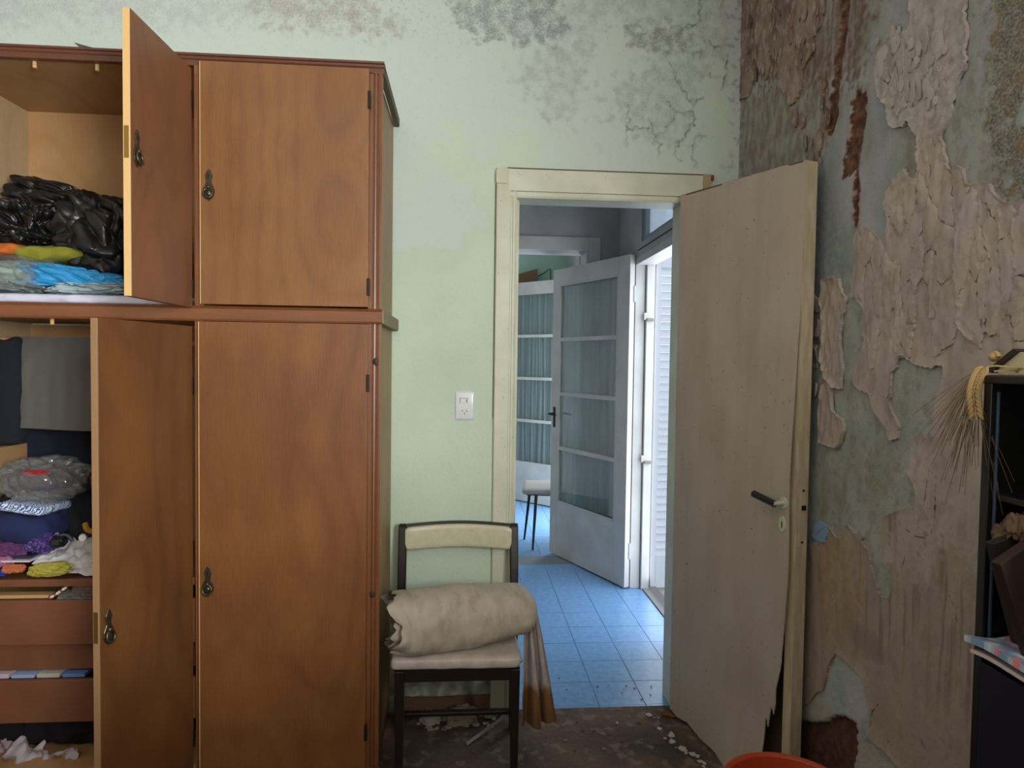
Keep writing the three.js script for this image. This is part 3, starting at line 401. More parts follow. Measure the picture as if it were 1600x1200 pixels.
// ---------------------------------------------------------------- doorway trim and the bedroom door
{
  const t = struct('trim_1', 'cream painted wooden door frame with chipped corner blocks', 'door frame', [0.53, 0, 0]);
  const OL = 0.199, OR = 0.867, OT = 2.076;
  part('jamb', bx(OL - 0.035, OL, 0, OT + 0.036, -0.1, 0.004, 0.002), creamTrim, t);
  part('jamb', bx(OR, OR + 0.035, 0, OT + 0.036, -0.1, 0.004, 0.002), creamTrim, t);
  part('jamb_head', bx(OL, OR, OT, OT + 0.036, -0.1, 0.004, 0.002, true), creamTrim, t);
  part('door_stop', bx(OL, OL + 0.012, 0, OT, -0.05, -0.02, 0.002), creamTrim, t);
  const prof = (w) => [[0, 0], [w, 0], [w, 0.012], [w - 0.008, 0.016], [w - 0.016, 0.016], [w - 0.018, 0.011], [w - 0.024, 0.011], [w - 0.026, 0.019], [0.004, 0.019], [0, 0.016]];   // casing profile: [across, out]; bead towards the opening
  part('casing', metric(extr(prof(OL - 0.116), 2.19).applyMatrix4(basis(V(1, 0, 0), V(0, 0, 1), V(0, -1, 0), V(0.116, 2.19, 0.0)))), creamTrim, t);
  part('casing', metric(extr(prof(0.98 - OR), 2.13).applyMatrix4(basis(V(-1, 0, 0), V(0, 0, 1), V(0, 1, 0), V(0.98, 0, 0.0)))), creamTrim, t);
  part('casing_head', metric(extr(prof(2.19 - OT), 0.80 - 0.0).applyMatrix4(basis(V(0, -1, 0), V(0, 0, 1), V(-1, 0, 0), V(0.965, 2.19, 0.0008))), true), creamTrim, t);
  part('corner_block', sheet([[0.114, 2.129], [0.158, 2.128], [0.158, 2.193], [0.132, 2.194], [0.127, 2.186], [0.114, 2.183]], 0.004, { rag: 0.001, h: () => 0.025, t: 0.025 }), creamTrim, t);
  part('corner_block', sheet([[0.95, 2.12], [0.982, 2.12], [0.982, 2.192], [0.95, 2.192]], 0.004, { rag: 0.001, h: () => 0.024, t: 0.024 }), mat('#b39a76', 0.8, { bumpMap: reliefFine, bumpScale: 0.003 }), t, 'chipped bare wood corner block');
  part('dirt_ledge', metric(merge([bx(0.158, 0.95, 2.188, 2.1925, 0, 0.02, 0.001), bx(0.114, 0.1165, 1.2, 2.13, 0, 0.016, 0.001), bx(0.982, 0.997, 2.172, 2.192, 0, 0.018, 0.001)])), trimDirt, t);

  // the open door: A is the hinge end of its visible face, u runs along the leaf, n towards the room
  const A = V(0.85, 0, 0.05), B = V(1.027, 0, 0.665), u = B.clone().sub(A).normalize(), n = V(-u.z, 0, u.x), T = basis(u, V(0, 1, 0), n, A), L = 0.64, top = (s) => 2.095 - 0.045 * s / L;
  const d = struct('door_1', 'cream painted hollow door standing open against the peeling wall, torn at its lower corner', 'door', [0.94, 0, 0.36]);
  const at = (g) => metric(plain(g)).applyMatrix4(T);
  const face = [[0.0, 0.02], [0.0, top(0)], [0.6395, top(L) + 0.002], [0.639, 1.81], [0.634, 1.6], [0.629, 1.3], [0.627, 1.06], [0.631, 0.78], [0.622, 0.6], [0.612, 0.47], [0.6, 0.42], [0.592, 0.385], [0.594, 0.345], [0.586, 0.3], [0.578, 0.335], [0.57, 0.3], [0.562, 0.24], [0.556, 0.28], [0.549, 0.275], [0.55, 0.22], [0.546, 0.16], [0.55, 0.09], [0.53, 0.05], [0.5, 0.03], [0.46, -0.005], [0.4, 0.004], [0.35, 0.0], [0.3, 0.012], [0.2, 0.004], [0.12, 0.02], [0.05, 0.008]];
  const skin = part('face_panel', sheet(face, 0.012, { rag: 0.0015, ragf: 80, h: (s, y) => 0.0 + 0.016 * sstep(0.4, 0.63, s) * sstep(1.75, 1.0, y) * sstep(0.0, 0.25, y) + 0.03 * sstep(0.3, 0.0, y) * sstep(0.15, 0.5, s) + 0.0015 * n2(s * 5, y * 3), t: 0.004 }).applyMatrix4(T), leafPaint, d, 'warped cream face panel peeling from the frame');
  part('closing_stile', at(extr([[0.606, 0.012], [0.632, 0.012], [0.64, 0.03], [0.64, top(L)], [0.606, top(0.606)]], 0.044).translate(0, 0, -0.048)), leafEdge, d);
  part('hinge_stile', at(extr([[0, 0.012], [0.034, 0.012], [0.034, top(0.034)], [0, top(0)]], 0.044).translate(0, 0, -0.048)), leafEdge, d);
  part('top_rail', at(extr([[0.034, top(0.034) - 0.05], [0.606, top(0.606) - 0.05], [0.606, top(0.606)], [0.034, top(0.034)]], 0.044).translate(0, 0, -0.048)), leafEdge, d);
  part('back_panel', at(extr([[0, 0.03], [0.606, 0.02], [0.606, top(0.606)], [0, top(0)]], 0.003).translate(0, 0, -0.051)), rawFibre, d);
  part('top_grime', at(extr([[0.0, top(0) - 0.004], [0.63, top(0.63) - 0.004], [0.63, top(0.63) + 0.002], [0, top(0) + 0.002]], 0.05).translate(0, 0, -0.05)), trimDirt, d);
  part('lock_plate', at(bx(0.640, 0.6425, 0.86, 1.05, -0.038, -0.014, 0.001)), leafEdge, d, 'painted over lock plate with rust');
  part('lock_bolt', at(merge([bx(0.6425, 0.648, 0.975, 0.99, -0.034, -0.02, 0.001), new THREE.CylinderGeometry(0.004, 0.004, 0.002, 10).rotateZ(Math.PI / 2).translate(0.643, 1.036, -0.026), new THREE.CylinderGeometry(0.004, 0.004, 0.002, 10).rotateZ(Math.PI / 2).translate(0.643, 0.874, -0.026)])), blackIron, d);
  const rose = part('handle_rose', at(new THREE.CylinderGeometry(0.017, 0.019, 0.008, 24).rotateX(Math.PI / 2).translate(0.607, 0.993, 0.016)), creamTrim, d);
  part('handle_neck', at(taper([0.607, 0.993, 0.016], [0.604, 0.993, 0.055], 0.008, 0.007)), creamTrim, rose);
  part('handle_lever', at(taper([0.606, 0.991, 0.05], [0.515, 1.006, 0.054], 0.0105, 0.0115, 12)), mat('#17120f', 0.35), rose, 'black lever grip');
  const esc = part('keyhole_plate', at(new THREE.CylinderGeometry(0.014, 0.0145, 0.004, 20).scale(1, 1, 1.75).rotateX(Math.PI / 2).translate(0.603, 0.925, 0.016)), creamTrim, d);
  part('keyhole', at(bx(0.601, 0.605, 0.913, 0.933, 0.0175, 0.0188, 0.0005)), keyDark, esc);
}

// ---------------------------------------------------------------- the hall behind the doorway
const HX = 1.06, HT = 0.15, HZ = -1.86, HB = -2.06, FZ = -4.2, HL = -1.3, HC = 2.9;      // hall wall faces, far room
{
  const tile = [0.1965, 0.1965], gx = 0.769, gz = -0.21, joint = 0.0022;
  const tileTex = (s, a, b) => tex(96, 96, [0.2, 0.2], (x, y) => { const n = fbm(x * 18 + s * 5, y * 18, 4), sp = n2(x * 260 + s, y * 260); return mix3(mix3(hex(a), hex(b), clamp(0.5 + 0.8 * n)), hex('#6d7076'), sstep(0.8, 0.95, sp) * 0.5); });
  const tm = [0, 1, 2, 3].map((s) => mat('#ffffff', 0.3, { map: tileTex(s, '#7fa8d2', '#6a94c2') }));
  const f = struct('floor_hall', 'pale blue square floor tiles of the hall, dusty near the doorway', 'floor');
  part('floor_slab', bx(HL - 0.15, HX + 0.09, -0.12, -0.007, HB, -0.0, 0), mat('#6f7f8d', 0.9), f);
  const tg = [0, 1, 2, 3].map((k) => metric(new RoundedBoxGeometry(tile[0] - joint, 0.01, tile[1] - joint, 1, 0.0012).translate(0, -0.005, 0), false, k * 0.05, k * 0.03));
  const R = rng(5);
  const lay = (parent, x0, x1, z0, z1) => {
    for (let i = Math.ceil((x0 - gx) / tile[0]) - 1; gx + i * tile[0] < x1 - 0.01; i++) for (let j = Math.ceil((z0 - gz) / tile[1]) - 1; gz + j * tile[1] < z1 - 0.01; j++) {
      const a = Math.max(x0, gx + i * tile[0]), b = Math.min(x1, gx + (i + 1) * tile[0]), c = Math.max(z0, gz + j * tile[1]), e = Math.min(z1, gz + (j + 1) * tile[1]);
      if (b - a < 0.006 || e - c < 0.006) continue;
      const k = Math.floor(R() * 4), m = shade(new THREE.Mesh(tg[k], tm[Math.floor(R() * 4)])), b0 = baseOf.get(parent);
      m.scale.set((b - a) / tile[0], 1, (e - c) / tile[1]); m.position.set((a + b) / 2 - b0.x, (R() - 0.5) * 0.0008 - b0.y, (c + e) / 2 - b0.z); m.name = 'tile'; parent.add(m);
    }
  };
  lay(f, -0.22, HX + 0.07, HZ, 0.0);
  const g = struct('floor_far_room', 'grey blue tiled floor of the room beyond the hall', 'floor');
  part('floor_slab', bx(HL - 0.15, HX + 0.09, -0.12, -0.007, FZ - 0.1, HB, 0), mat('#6f7f8d', 0.9), g);
  lay(g, -0.22, HX, FZ, HB);
  const sill = struct('trim_4', 'worn dark threshold between the hall and the far room', 'threshold'); part('threshold', bx(-0.12, 0.85, -0.01, 0.001, HB, HZ, 0.001), mat('#7c7f84', 0.8), sill);
  // walls with thickness; openings for two outside doors with frosted transoms
  const hr = struct('wall_hall_right', 'grey hall wall with the open outside door and a frosted transom', 'wall');
  const door1 = [-1.4, -0.52], door2 = [-3.47, -2.59], head = 2.085;
  part('wall_face', slabX(HX, HT, [[FZ, 0], [door2[0], 0], [door2[0], head], [door2[1], head], [door2[1], 0], [door1[0], 0], [door1[0], head], [door1[1], head], [door1[1], 0], [-0.1, 0], [-0.1, HC], [FZ, HC]], [rect(-1.27, -0.3, 2.165, 2.68), rect(-3.4, -2.62, 2.165, 2.68)]), hallWall, hr);
  const hl = struct('wall_hall_left', 'plain grey far side wall of the hall', 'wall'); part('wall_face', bx(HL - 0.15, HL, 0, HC, FZ, -0.1, 0), hallWall, hl);
  const hf = struct('wall_hall_far', 'lavender grey hall wall with a wide doorway into the far room', 'wall');
  part('wall_face', slabZ(HB, HZ - HB, [[HL, 0], [-0.12, 0], [-0.12, 2.205], [0.849, 2.205], [0.849, 0], [HX, 0], [HX, HC], [HL, HC]]), hallWall, hf);
  const fb = struct('wall_far_room', 'mint green end wall of the far room', 'wall'); part('wall_face', bx(HL - 0.15, HX + HT, 0, HC, FZ - 0.1, FZ, 0), mintPlain, fb);
  const hc = struct('ceiling_hall', 'plain pale ceiling over the hall and far room', 'ceiling'); part('ceiling_slab', bx(HL - 0.15, HX + HT, HC, HC + 0.1, FZ - 0.1, -0.1, 0), ceilingPaint, hc);
  const t2 = struct('trim_2', 'pale grey casing round the far doorway of the hall', 'door frame', [0.36, 0, HZ]);
  part('casing', bx(0.849, 0.931, 0, 2.298, HZ, HZ + 0.018, 0.003), hallWhite, t2); part('casing_head', bx(-0.2, 0.849, 2.205, 2.298, HZ, HZ + 0.0175, 0.003, true), hallWhite, t2); part('casing', bx(-0.2, -0.12, 0, 2.205, HZ, HZ + 0.018, 0.003), hallWhite, t2);
  part('jamb', bx(0.835, 0.849, 0, 2.205, HB, HZ + 0.002, 0.002), hallWhite, t2);
  // outside door frame and transoms
  const frame = (name, label, [z0, z1]) => {
    const t = struct(name, label, 'door frame', [HX + 0.08, 0, (z0 + z1) / 2]);
    part('jamb_post', bx(HX - 0.004, HX + 0.058, 0, head, z0 - 0.0, z0 + 0.03, 0.003), hallWhite, t); part('jamb_post', bx(HX + 0.062, HX + 0.112, 0, head, z0, z0 + 0.055, 0.003), hallWhite, t);
    part('jamb_post', bx(HX - 0.004, HX + 0.112, 0, head, z1 - 0.05, z1, 0.003), hallWhite, t); part('frame_head', bx(HX - 0.004, HX + 0.112, head - 0.045, head, z0 + 0.03, z1 - 0.05, 0.003, true), hallWhite, t);
    part('threshold', bx(HX + 0.072, HX + HT + 0.02, -0.03, 0.008, z0, z1, 0.004), mat('#8f8a86', 0.8), t);
    part('cover_strip', bx(HX - 0.006, HX + 0.001, 2.122, 2.128, z0 + 0.06, z1 + 0.25, 0.002, true), mat('#3a3d40', 0.7), t);
    for (const y of [1.72, 0.83]) { const l = part('latch', bx(HX + 0.045, HX + 0.085, y - 0.022, y + 0.022, z0 + 0.055, z0 + 0.063, 0.002), mat('#c9c2b6', 0.5), t); part('latch_bolt', bx(HX + 0.06, HX + 0.105, y - 0.03, y - 0.012, z0 + 0.063, z0 + 0.075, 0.003), mat('#7e766c', 0.45, { metalness: 0.6 }), l); }
    for (const y of [1.86, 0.24]) part('hinge', taper([HX - 0.012, y - 0.05, z0 + 0.035], [HX - 0.012, y + 0.05, z0 + 0.035], 0.008, 0.008, 8), hallWhite, t);
  };
  frame('trim_3', 'white frame of the outside door in the hall with shutter latches', door1);
  frame('trim_5', 'white frame of the outside door in the far room', door2);
  for (const [k, z0, z1, lab] of [[2, -1.27, -0.3, 'frosted glass transom above the outside door of the hall'], [3, -3.4, -2.62, 'frosted glass transom above the outside door of the far room']]) {
    const w = struct('window_' + k, lab, 'window', [HX + 0.06, 2.165, (z0 + z1) / 2]);
    part('frame', slabX(HX + 0.012, 0.05, rect(z0, z1, 2.165, 2.68), [rect(z0 + 0.05, z1 - 0.035, 2.19, 2.645)]), mat('#9aa0a6', 0.6), w); part('pane', bx(HX + 0.034, HX + 0.038, 2.19, 2.645, z0 + 0.05, z1 - 0.035, 0), frosted, w);
  }
  // ground outside
  const ground = struct('ground_patio', 'pale beige paving outside the hall door', 'ground'); part('paving', bx(HX + HT, 7, -0.12, -0.012, -8, 6, 0), mat('#b9aea3', 0.9, { bumpMap: reliefFine, bumpScale: 0.002 }), ground);
}
// glazed door leaves: s along the leaf from the hinge, four panes over a solid panel, gathered curtain behind
function glazedLeaf(name, label, hinge, dir, len, H, flip) {
  const u = V(dir[0], 0, dir[1]).normalize(), n = V(-u.z, 0, u.x).multiplyScalar(flip), Z = V(0, 0, 0).crossVectors(u, V(0, 1, 0)), T = basis(u, V(0, 1, 0), Z, V(hinge[0], 0, hinge[1])), k = Math.sign(n.dot(Z));
  const at = (g) => metric(plain(g)).applyMatrix4(T), d = struct(name, label, 'door', [hinge[0] + u.x * len / 2, 0, hinge[1] + u.z * len / 2]);
  const y0 = 0.01, gb = 0.405, gt = H - 0.115, s0 = 0.115, s1 = len - 0.085, th = 0.04, zf = k > 0 ? -th : 0, bars = 4, ph = (gt - gb) / bars;
  part('stile', at(bx(0, s0, y0, H, zf, zf + th, 0.003)), hallWhite, d); part('stile', at(bx(s1, len, y0, H, zf, zf + th, 0.003)), hallWhite, d);
  part('top_rail', at(bx(s0, s1, gt, H, zf + 0.0005, zf + th - 0.0005, 0.003, true)), hallWhite, d); part('lower_panel', at(bx(s0, s1, y0, gb, zf + 0.0005, zf + th - 0.0005, 0.003)), hallWhite, d);
  for (let i = 1; i < bars; i++) part('glazing_bar', at(bx(s0, s1, gb + i * ph - 0.014, gb + i * ph + 0.014, zf + 0.004, zf + th - 0.004, 0.003, true)), hallWhite, d);
  for (let i = 0; i < bars; i++) part('pane', at(bx(s0 + 0.001, s1 - 0.001, gb + i * ph + (i ? 0.014 : 0.001), gb + (i + 1) * ph - (i < bars - 1 ? 0.014 : 0.001), zf + th * 0.5 - 0.0015, zf + th * 0.5 + 0.0015, 0)), glass, d);
  for (const [a, b, c, e] of [[s0, s0 + 0.012, gb, gt], [s1 - 0.012, s1, gb, gt], [s0, s1, gb, gb + 0.012], [s0, s1, gt - 0.012, gt]]) part('glazing_bead', at(bx(a, b, c, e, k > 0 ? -0.009 : 0.001, k > 0 ? -0.001 : 0.009, 0.002)), hallWhite, d);
  const zc = -k * (th + 0.012);
  part('curtain', surf(150, 10, (a, b) => { const s = lerp(s0 - 0.02, s1 + 0.02, a); return [s, lerp(gb - 0.03, gt + 0.02, b), zc + (0.5 + 0.5 * (1 - b)) * (0.008 * Math.sin(a * 62 + 2.5 * n2(a * 7, b * 0.7)) + 0.006 * n2(a * 26, b * 0.8 + 3))]; }).applyMatrix4(T), curtainCloth, d, 'gathered pale blue grey curtain');
  part('curtain_rod', at(taper([s0 - 0.03, gt + 0.018, zc], [s1 + 0.03, gt + 0.018, zc], 0.004, 0.004, 6)), steel, d);
  const zo = 0.004 * k, hd = part('handle_plate', at(bx(len - 0.055, len - 0.03, 0.95, 1.1, Math.min(zo, zo - 0.004 * k), Math.max(zo, zo - 0.004 * k) + 0.001, 0.0005)), blackIron, d);
  part('handle_lever', at(merge([taper([len - 0.042, 1.05, zo], [len - 0.042, 1.05, zo + 0.045 * k], 0.007, 0.007, 8), taper([len - 0.042, 1.05, zo + 0.045 * k], [len - 0.13, 1.045, zo + 0.045 * k], 0.008, 0.006, 8)])), blackIron, hd);
  return d;
}
glazedLeaf('door_2', 'white glazed door with four curtained panes folded back in the hall', [1.015, -1.35], [-0.372, -0.785], 0.868, 2.105, -1);
glazedLeaf('door_3', 'white glazed door with curtained panes standing ajar in the far room', [1.015, -3.46], [-0.707, -0.70], 0.868, 2.235, -1);
// louvred shutter folded open outside the hall door: every slat its own piece
{
  const x0 = 1.19, x1 = 1.62, z = -1.375, d = thing('louvred_shutter', 'white wooden louvred shutter folded open outside the hall door', 'shutter', [(x0 + x1) / 2, 0, z]);
  const white = mat('#e9e9ec', 0.5), H0 = 0.0, H1 = 2.1;
  part('stile', bx(x0, x0 + 0.032, H0, H1, z - 0.03, z, 0.003), white, d); part('stile', bx(x1 - 0.05, x1, H0, H1, z - 0.03, z, 0.003), white, d);
  part('rail', bx(x0 + 0.032, x1 - 0.05, H0, 0.2, z - 0.0295, z - 0.0005, 0.003, true), white, d); part('rail', bx(x0 + 0.032, x1 - 0.05, H1 - 0.07, H1, z - 0.0295, z - 0.0005, 0.003, true), white, d);
  const n = 38, g = metric(new RoundedBoxGeometry(x1 - x0 - 0.082, 0.05, 0.007, 1, 0.002).rotateX(-0.5)), b = baseOf.get(d);
  for (let i = 0; i < n; i++) { const m = shade(new THREE.Mesh(g, white)); m.name = 'slat'; m.position.set((x0 + x1) / 2 - 0.009 - b.x, 0.2 + (i + 0.5) * (H1 - 0.27) / n, z - 0.014 - b.z); d.add(m); }
}

// ---------------------------------------------------------------- the wardrobe and what is in it
const WF = 0.47, WR = -0.272, WL = -1.66, DV = -0.84;                     // front plane, outer side, other side, divider
{
  const w = thing('wardrobe', 'tall brown wooden wardrobe with two tiers of doors, one pair standing open', 'wardrobe', [(WR + WL) / 2, 0, WF / 2]);
  // carcase
  part('side_panel', bx(WR - 0.034, WR - 0.018, 0.03, 2.336, 0.006, WF - 0.02, 0.001), sidewood, w, 'weathered grey brown outer side');
  part('side_panel', bx(WL, WL + 0.018, 0.03, 2.336, 0.006, WF - 0.02, 0.001), innerPaleSide, w);
  part('divider_panel', bx(DV - 0.009, DV + 0.009, 0.03, 2.336, 0.012, WF - 0.02, 0.001), innerPale, w);
  part('back_panel', bx(WL + 0.018, WR - 0.034, 1.59, 2.336, 0.006, 0.012, 0), innerPale, w, 'pale plywood back of the upper tier');
  part('back_panel', bx(WL + 0.018, WR - 0.034, 0.03, 1.54, 0.006, 0.012, 0), innerPale, w);
  part('top_panel', bx(WL + 0.001, WR - 0.019, 2.336, 2.35, 0.006, WF - 0.005, 0.001), innerPale, w);
  part('tier_floor', bx(WL + 0.018, WR - 0.034, 1.545, 1.588, 0.012, WF - 0.02, 0.001), innerPale, w);
  part('base_floor', bx(WL + 0.018, WR - 0.034, 0.08, 0.098, 0.012, WF - 0.02, 0.001), innerPale, w);
  part('plinth', bx(WL + 0.01, WR - 0.02, 0, 0.08, 0.03, WF - 0.03, 0.002, true), cornicewood, w);
  // front frame with moulded stiles
  const bead = [[0, 0], [0.042, 0], [0.042, 0.018], [0.036, 0.021], [0.03, 0.019], [0.0285, 0.014], [0.026, 0.014], [0.0245, 0.021], [0.02, 0.022], [0.0175, 0.014], [0.015, 0.014], [0.0135, 0.02], [0, 0.02]];
  const stile = (x, y0, y1, sx = 1) => metric(extr(bead.map(([a, b]) => [a * sx, b]), y1 - y0).applyMatrix4(basis(V(1, 0, 0), V(0, 0, 1), V(0, -1, 0), V(x, y1, WF - 0.02))));
  part('front_stile', stile(-0.314, 1.585, 2.336), pineFrame, w); part('front_stile', stile(-0.314, 0.03, 1.542), pineFrame, w);
  part('front_stile', stile(WL, 1.585, 2.336), pineFrame, w); part('front_stile', stile(WL, 0.03, 1.542), pineFrame, w);
  part('centre_stile', bx(DV - 0.014, DV + 0.014, 1.585, 2.336, WF - 0.02, WF, 0.002), pineFrame, w); part('centre_stile', bx(DV - 0.014, DV + 0.014, 0.03, 1.542, WF - 0.02, WF, 0.002), pineFrame, w);
  const corn = [[0, 0], [0, 0.016], [0.004, 0.02], [0.006, 0.026], [0.011, 0.028], [0.012, 0.034], [-0.02, 0.034], [-0.02, 0]];     // [out, up]
  part('cornice', metric(extr(corn, WR - WL + 0.012).applyMatrix4(basis(V(0, 0, 1), V(0, 1, 0), V(-1, 0, 0), V(WR + 0.006, 2.334, WF)))), cornicewood, w);
  part('cornice', bx(WR - 0.014, WR + 0.006, 2.336, 2.368, 0.006, WF - 0.001, 0.003), mat('#5c5143', 0.7), w, 'weathered cornice return');
  const railp = [[0, 0], [0.006, 0], [0.009, 0.006], [0.009, 0.038], [0.012, 0.042], [0.004, 0.048], [-0.02, 0.048], [-0.02, 0]];
  part('middle_rail', metric(extr(railp, WR - WL + 0.01).applyMatrix4(basis(V(0, 0, 1), V(0, 1, 0), V(-1, 0, 0), V(WR + 0.004, 1.54, WF + 0.002))), true), pineFrame, w);
  part('middle_rail', bx(WR - 0.02, WR + 0.008, 1.54, 1.586, 0.006, WF - 0.001, 0.004), mat('#8d8168', 0.75), w, 'weathered rail return');
  for (const [x, y] of [[-0.288, 1.419], [-0.295, 0.659]]) part('knot', new THREE.SphereGeometry(0.011, 14, 10).scale(0.8, 1.25, 0.28).translate(x, y, WF + 0.0005), mat('#2f1c12', 0.6), w);
  for (const [x, y] of [[-1.344, 2.322], [-1.158, 2.322], [-1.30, 1.528], [-1.14, 1.528]]) part('door_peg', taper([x, y - 0.006, WF - 0.03], [x, y + 0.014, WF - 0.03], 0.006, 0.006, 8), edgePale, w);
  // doors: local s from the hinge, face towards +z of the leaf
  const escutcheon = (() => { const s = []; const P = [[0, 0.062], [0.006, 0.056], [0.007, 0.05], [0.011, 0.044], [0.011, 0.036], [0.008, 0.03], [0.008, 0.02], [0.012, 0.012], [0.017, 0.002], [0.018, -0.01], [0.015, -0.02], [0.008, -0.028], [0, -0.036]]; for (const p of P) s.push(p); for (const p of P.slice(1, -1).reverse()) s.push([-p[0], p[1]]); return s; })();
  const hardware = (parent, T, sx, y) => {
    const at = (g) => metric(plain(g)).applyMatrix4(T);
    const e = part('handle_plate', at(extr(escutcheon, 0.004, { bevel: 0.001 }).translate(sx, y, 0)), bronze, parent, 'ornate aged bronze handle plate');
    part('handle_ring', at(new THREE.TorusGeometry(0.0135, 0.0032, 8, 22).scale(1, 1.15, 1).rotateX(-0.16).translate(sx, y - 0.012, 0.009)), bronze, e);
    part('handle_boss', at(merge([new THREE.SphereGeometry(0.006, 12, 8).translate(sx, y + 0.006, 0.006), new THREE.SphereGeometry(0.008, 12, 8).scale(1, 1.2, 0.5).translate(sx, y - 0.012, 0.004)])), bronze, e);
    part('keyhole', at(merge([new THREE.CylinderGeometry(0.0022, 0.0022, 0.001, 8).rotateX(Math.PI / 2).translate(sx, y + 0.042, 0.0045), bx(sx - 0.001, sx + 0.001, y + 0.033, y + 0.042, 0.004, 0.005, 0)])), keyDark, e);
  };
  // hinge end [x, z], angle: 0 lies along -x (closed, hinged at its +x end), growing as the door swings into the room
  const leaf = (hx, hz, ang, width, y0, y1, mt, hy, rightHung = true, em = edgePale) => {
    const dir = rightHung ? V(-Math.cos(ang), 0, Math.sin(ang)) : V(Math.cos(ang), 0, Math.sin(ang)), nrm = rightHung ? V(dir.z, 0, -dir.x) : V(-dir.z, 0, dir.x);
    const X = rightHung ? dir.clone().negate() : dir, T = basis(X, V(0, 1, 0), nrm, V(hx, 0, hz)), sg = rightHung ? -1 : 1;
    const at = (g) => g.applyMatrix4(T), a = Math.min(0, sg * width), b = Math.max(0, sg * width);
    const d = part('door', at(bx(a, b, y0, y1, -0.016, 0, 0.0015)), mt, w);
    const fx = sg * width; part('door_edge', at(bx(Math.min(fx, fx + sg * 0.003), Math.max(fx, fx + sg * 0.003), y0 + 0.001, y1 - 0.001, -0.0185, -0.0005, 0.0008)), em, d);
    part('inner_face', at(bx(a + 0.001, b - 0.001, y0 + 0.001, y1 - 0.001, -0.019, -0.016, 0)), innerPale, d);
    part('lock_plate', at(bx(Math.min(fx + sg * 0.003, fx + sg * 0.0042), Math.max(fx + sg * 0.003, fx + sg * 0.0042), hy - 0.02, hy + 0.062, -0.0155, -0.0035, 0.0003)), brass, d);
    hardware(d, T, fx - sg * 0.026, hy);
    for (const y of [y0 + (y1 - y0) * 0.085, y1 - (y1 - y0) * 0.13]) part('hinge', at(bx(sg > 0 ? -0.005 : -0.0045, sg > 0 ? 0.0045 : 0.005, y - 0.028, y + 0.028, -0.006, 0.0025, 0.002)), blackIron, d);
    return d;
  };
  const zf = WF + 0.018;
  leaf(-0.3115, zf, 0, 0.516, 1.592, 2.342, veneerA, 1.948);
  leaf(-0.3115, zf, 0, 0.522, 0.085, 1.538, veneerB, 0.70);
  leaf(-0.853, zf, Math.PI / 2 - 0.035, 0.338, 1.58, 2.316, veneerC, 1.955);
  leaf(-0.853, zf, 1.35, 0.375, 0.085, 1.522, veneerD, 0.70, true, edgeBrown);
  leaf(WL + 0.042, zf, 1.75, 0.37, 1.59, 2.335, veneerC, 1.955, false);
  leaf(WL + 0.042, zf, 1.75, 0.37, 0.085, 1.535, veneerD, 0.70, false);
  // drawers in the open bay
  const drawer = (y0, y1, z, side) => {
    const d = part('drawer', bx(WL + 0.022, DV - 0.013, y0, y1, z - 0.016, z, 0.002, true), drawerWood, w);
    for (const x of [WL + 0.03, DV - 0.033]) part('drawer_side', bx(x, x + 0.012, y0 + 0.01, side, 0.06, z - 0.017, 0.001), innerPale, d);
    part('drawer_bottom', bx(WL + 0.043, DV - 0.034, y0 + 0.012, y0 + 0.018, 0.06, z - 0.017, 0), innerPale, d);
  };
  drawer(0.502, 0.645, 0.452, 0.625); drawer(0.405, 0.498, 0.415, 0.48); drawer(0.25, 0.387, 0.452, 0.37);
  part('shelf', bx(WL + 0.018, DV - 0.009, 0.688, 0.712, 0.012, 0.448, 0.002, true), drawerWood, w);
  part('hanging_rail', taper([WL + 0.018, 1.475, 0.24], [DV - 0.009, 1.475, 0.24], 0.011, 0.011, 12), innerPale, w);
}
// --- on top of the wardrobe
one('paper_sheet', surf(16, 8, (u, v) => [-1.19 + 0.16 * u - 0.02 * v, 2.351 + 0.03 * Math.pow(Math.max(0, 1 - u * 1.15), 1.2) * v + 0.006 * v, 0.2 + 0.27 * v]), paper('#b7c3da'), 'pale blue paper curling up on top of the wardrobe', 'paper');

// --- upper tier
const UF = 1.588;
one('folded_linen', soft(0.72, 0.03, 0.36, { r: 0.013, amp: 0.006, freq: 22, seg: [50, 6, 24], at: [-1.25, UF + 0.017, 0.25] }), cloth('#c9cbe2'), 'folded lavender white bed linen at the bottom of the upper tier pile', 'linen');
one('folded_sheet', blob([-1.2, UF + 0.052, 0.31], [0.17, 0.026, 0.12], { seed: 4, crease: 0.2, cf: 3.4, detail: 34, floor: UF + 0.034 }), cloth('#9fb1b8'), 'crumpled pale grey blue sheet under the bright blue bag', 'linen');
one('plastic_bag', blob([-1.31, UF + 0.085, 0.31], [0.2, 0.052, 0.1], { seed: 9, crease: 0.16, cf: 1.8, detail: 36, tilt: -0.12, floor: UF + 0.06 }), blueFilm, 'bright blue plastic bag of clothes on the crumpled sheet', 'bag');
one('plastic_bag', blob([-1.475, UF + 0.10, 0.3], [0.145, 0.07, 0.13], { seed: 3, crease: 0.16, cf: 1.8, detail: 36, floor: UF + 0.036 }), film, 'clear plastic bag of grey clothes beside the bright blue bag', 'bag');
one('clothes_in_bag', blob([-1.48, UF + 0.092, 0.3], [0.13, 0.052, 0.115], { seed: 31, crease: 0.15, detail: 24, floor: UF + 0.04 }), cloth('#8f9c95'), 'grey green clothes inside the clear plastic bag', 'clothes');
one('folded_towel', soft(0.2, 0.05, 0.2, { r: 0.024, amp: 0.012, freq: 18, at: [-1.385, UF + 0.172, 0.27], turn: [0, 0.3, 0.12] }), cloth('#7d7a22'), 'rolled olive green towel under the black rubbish bags', 'towel');
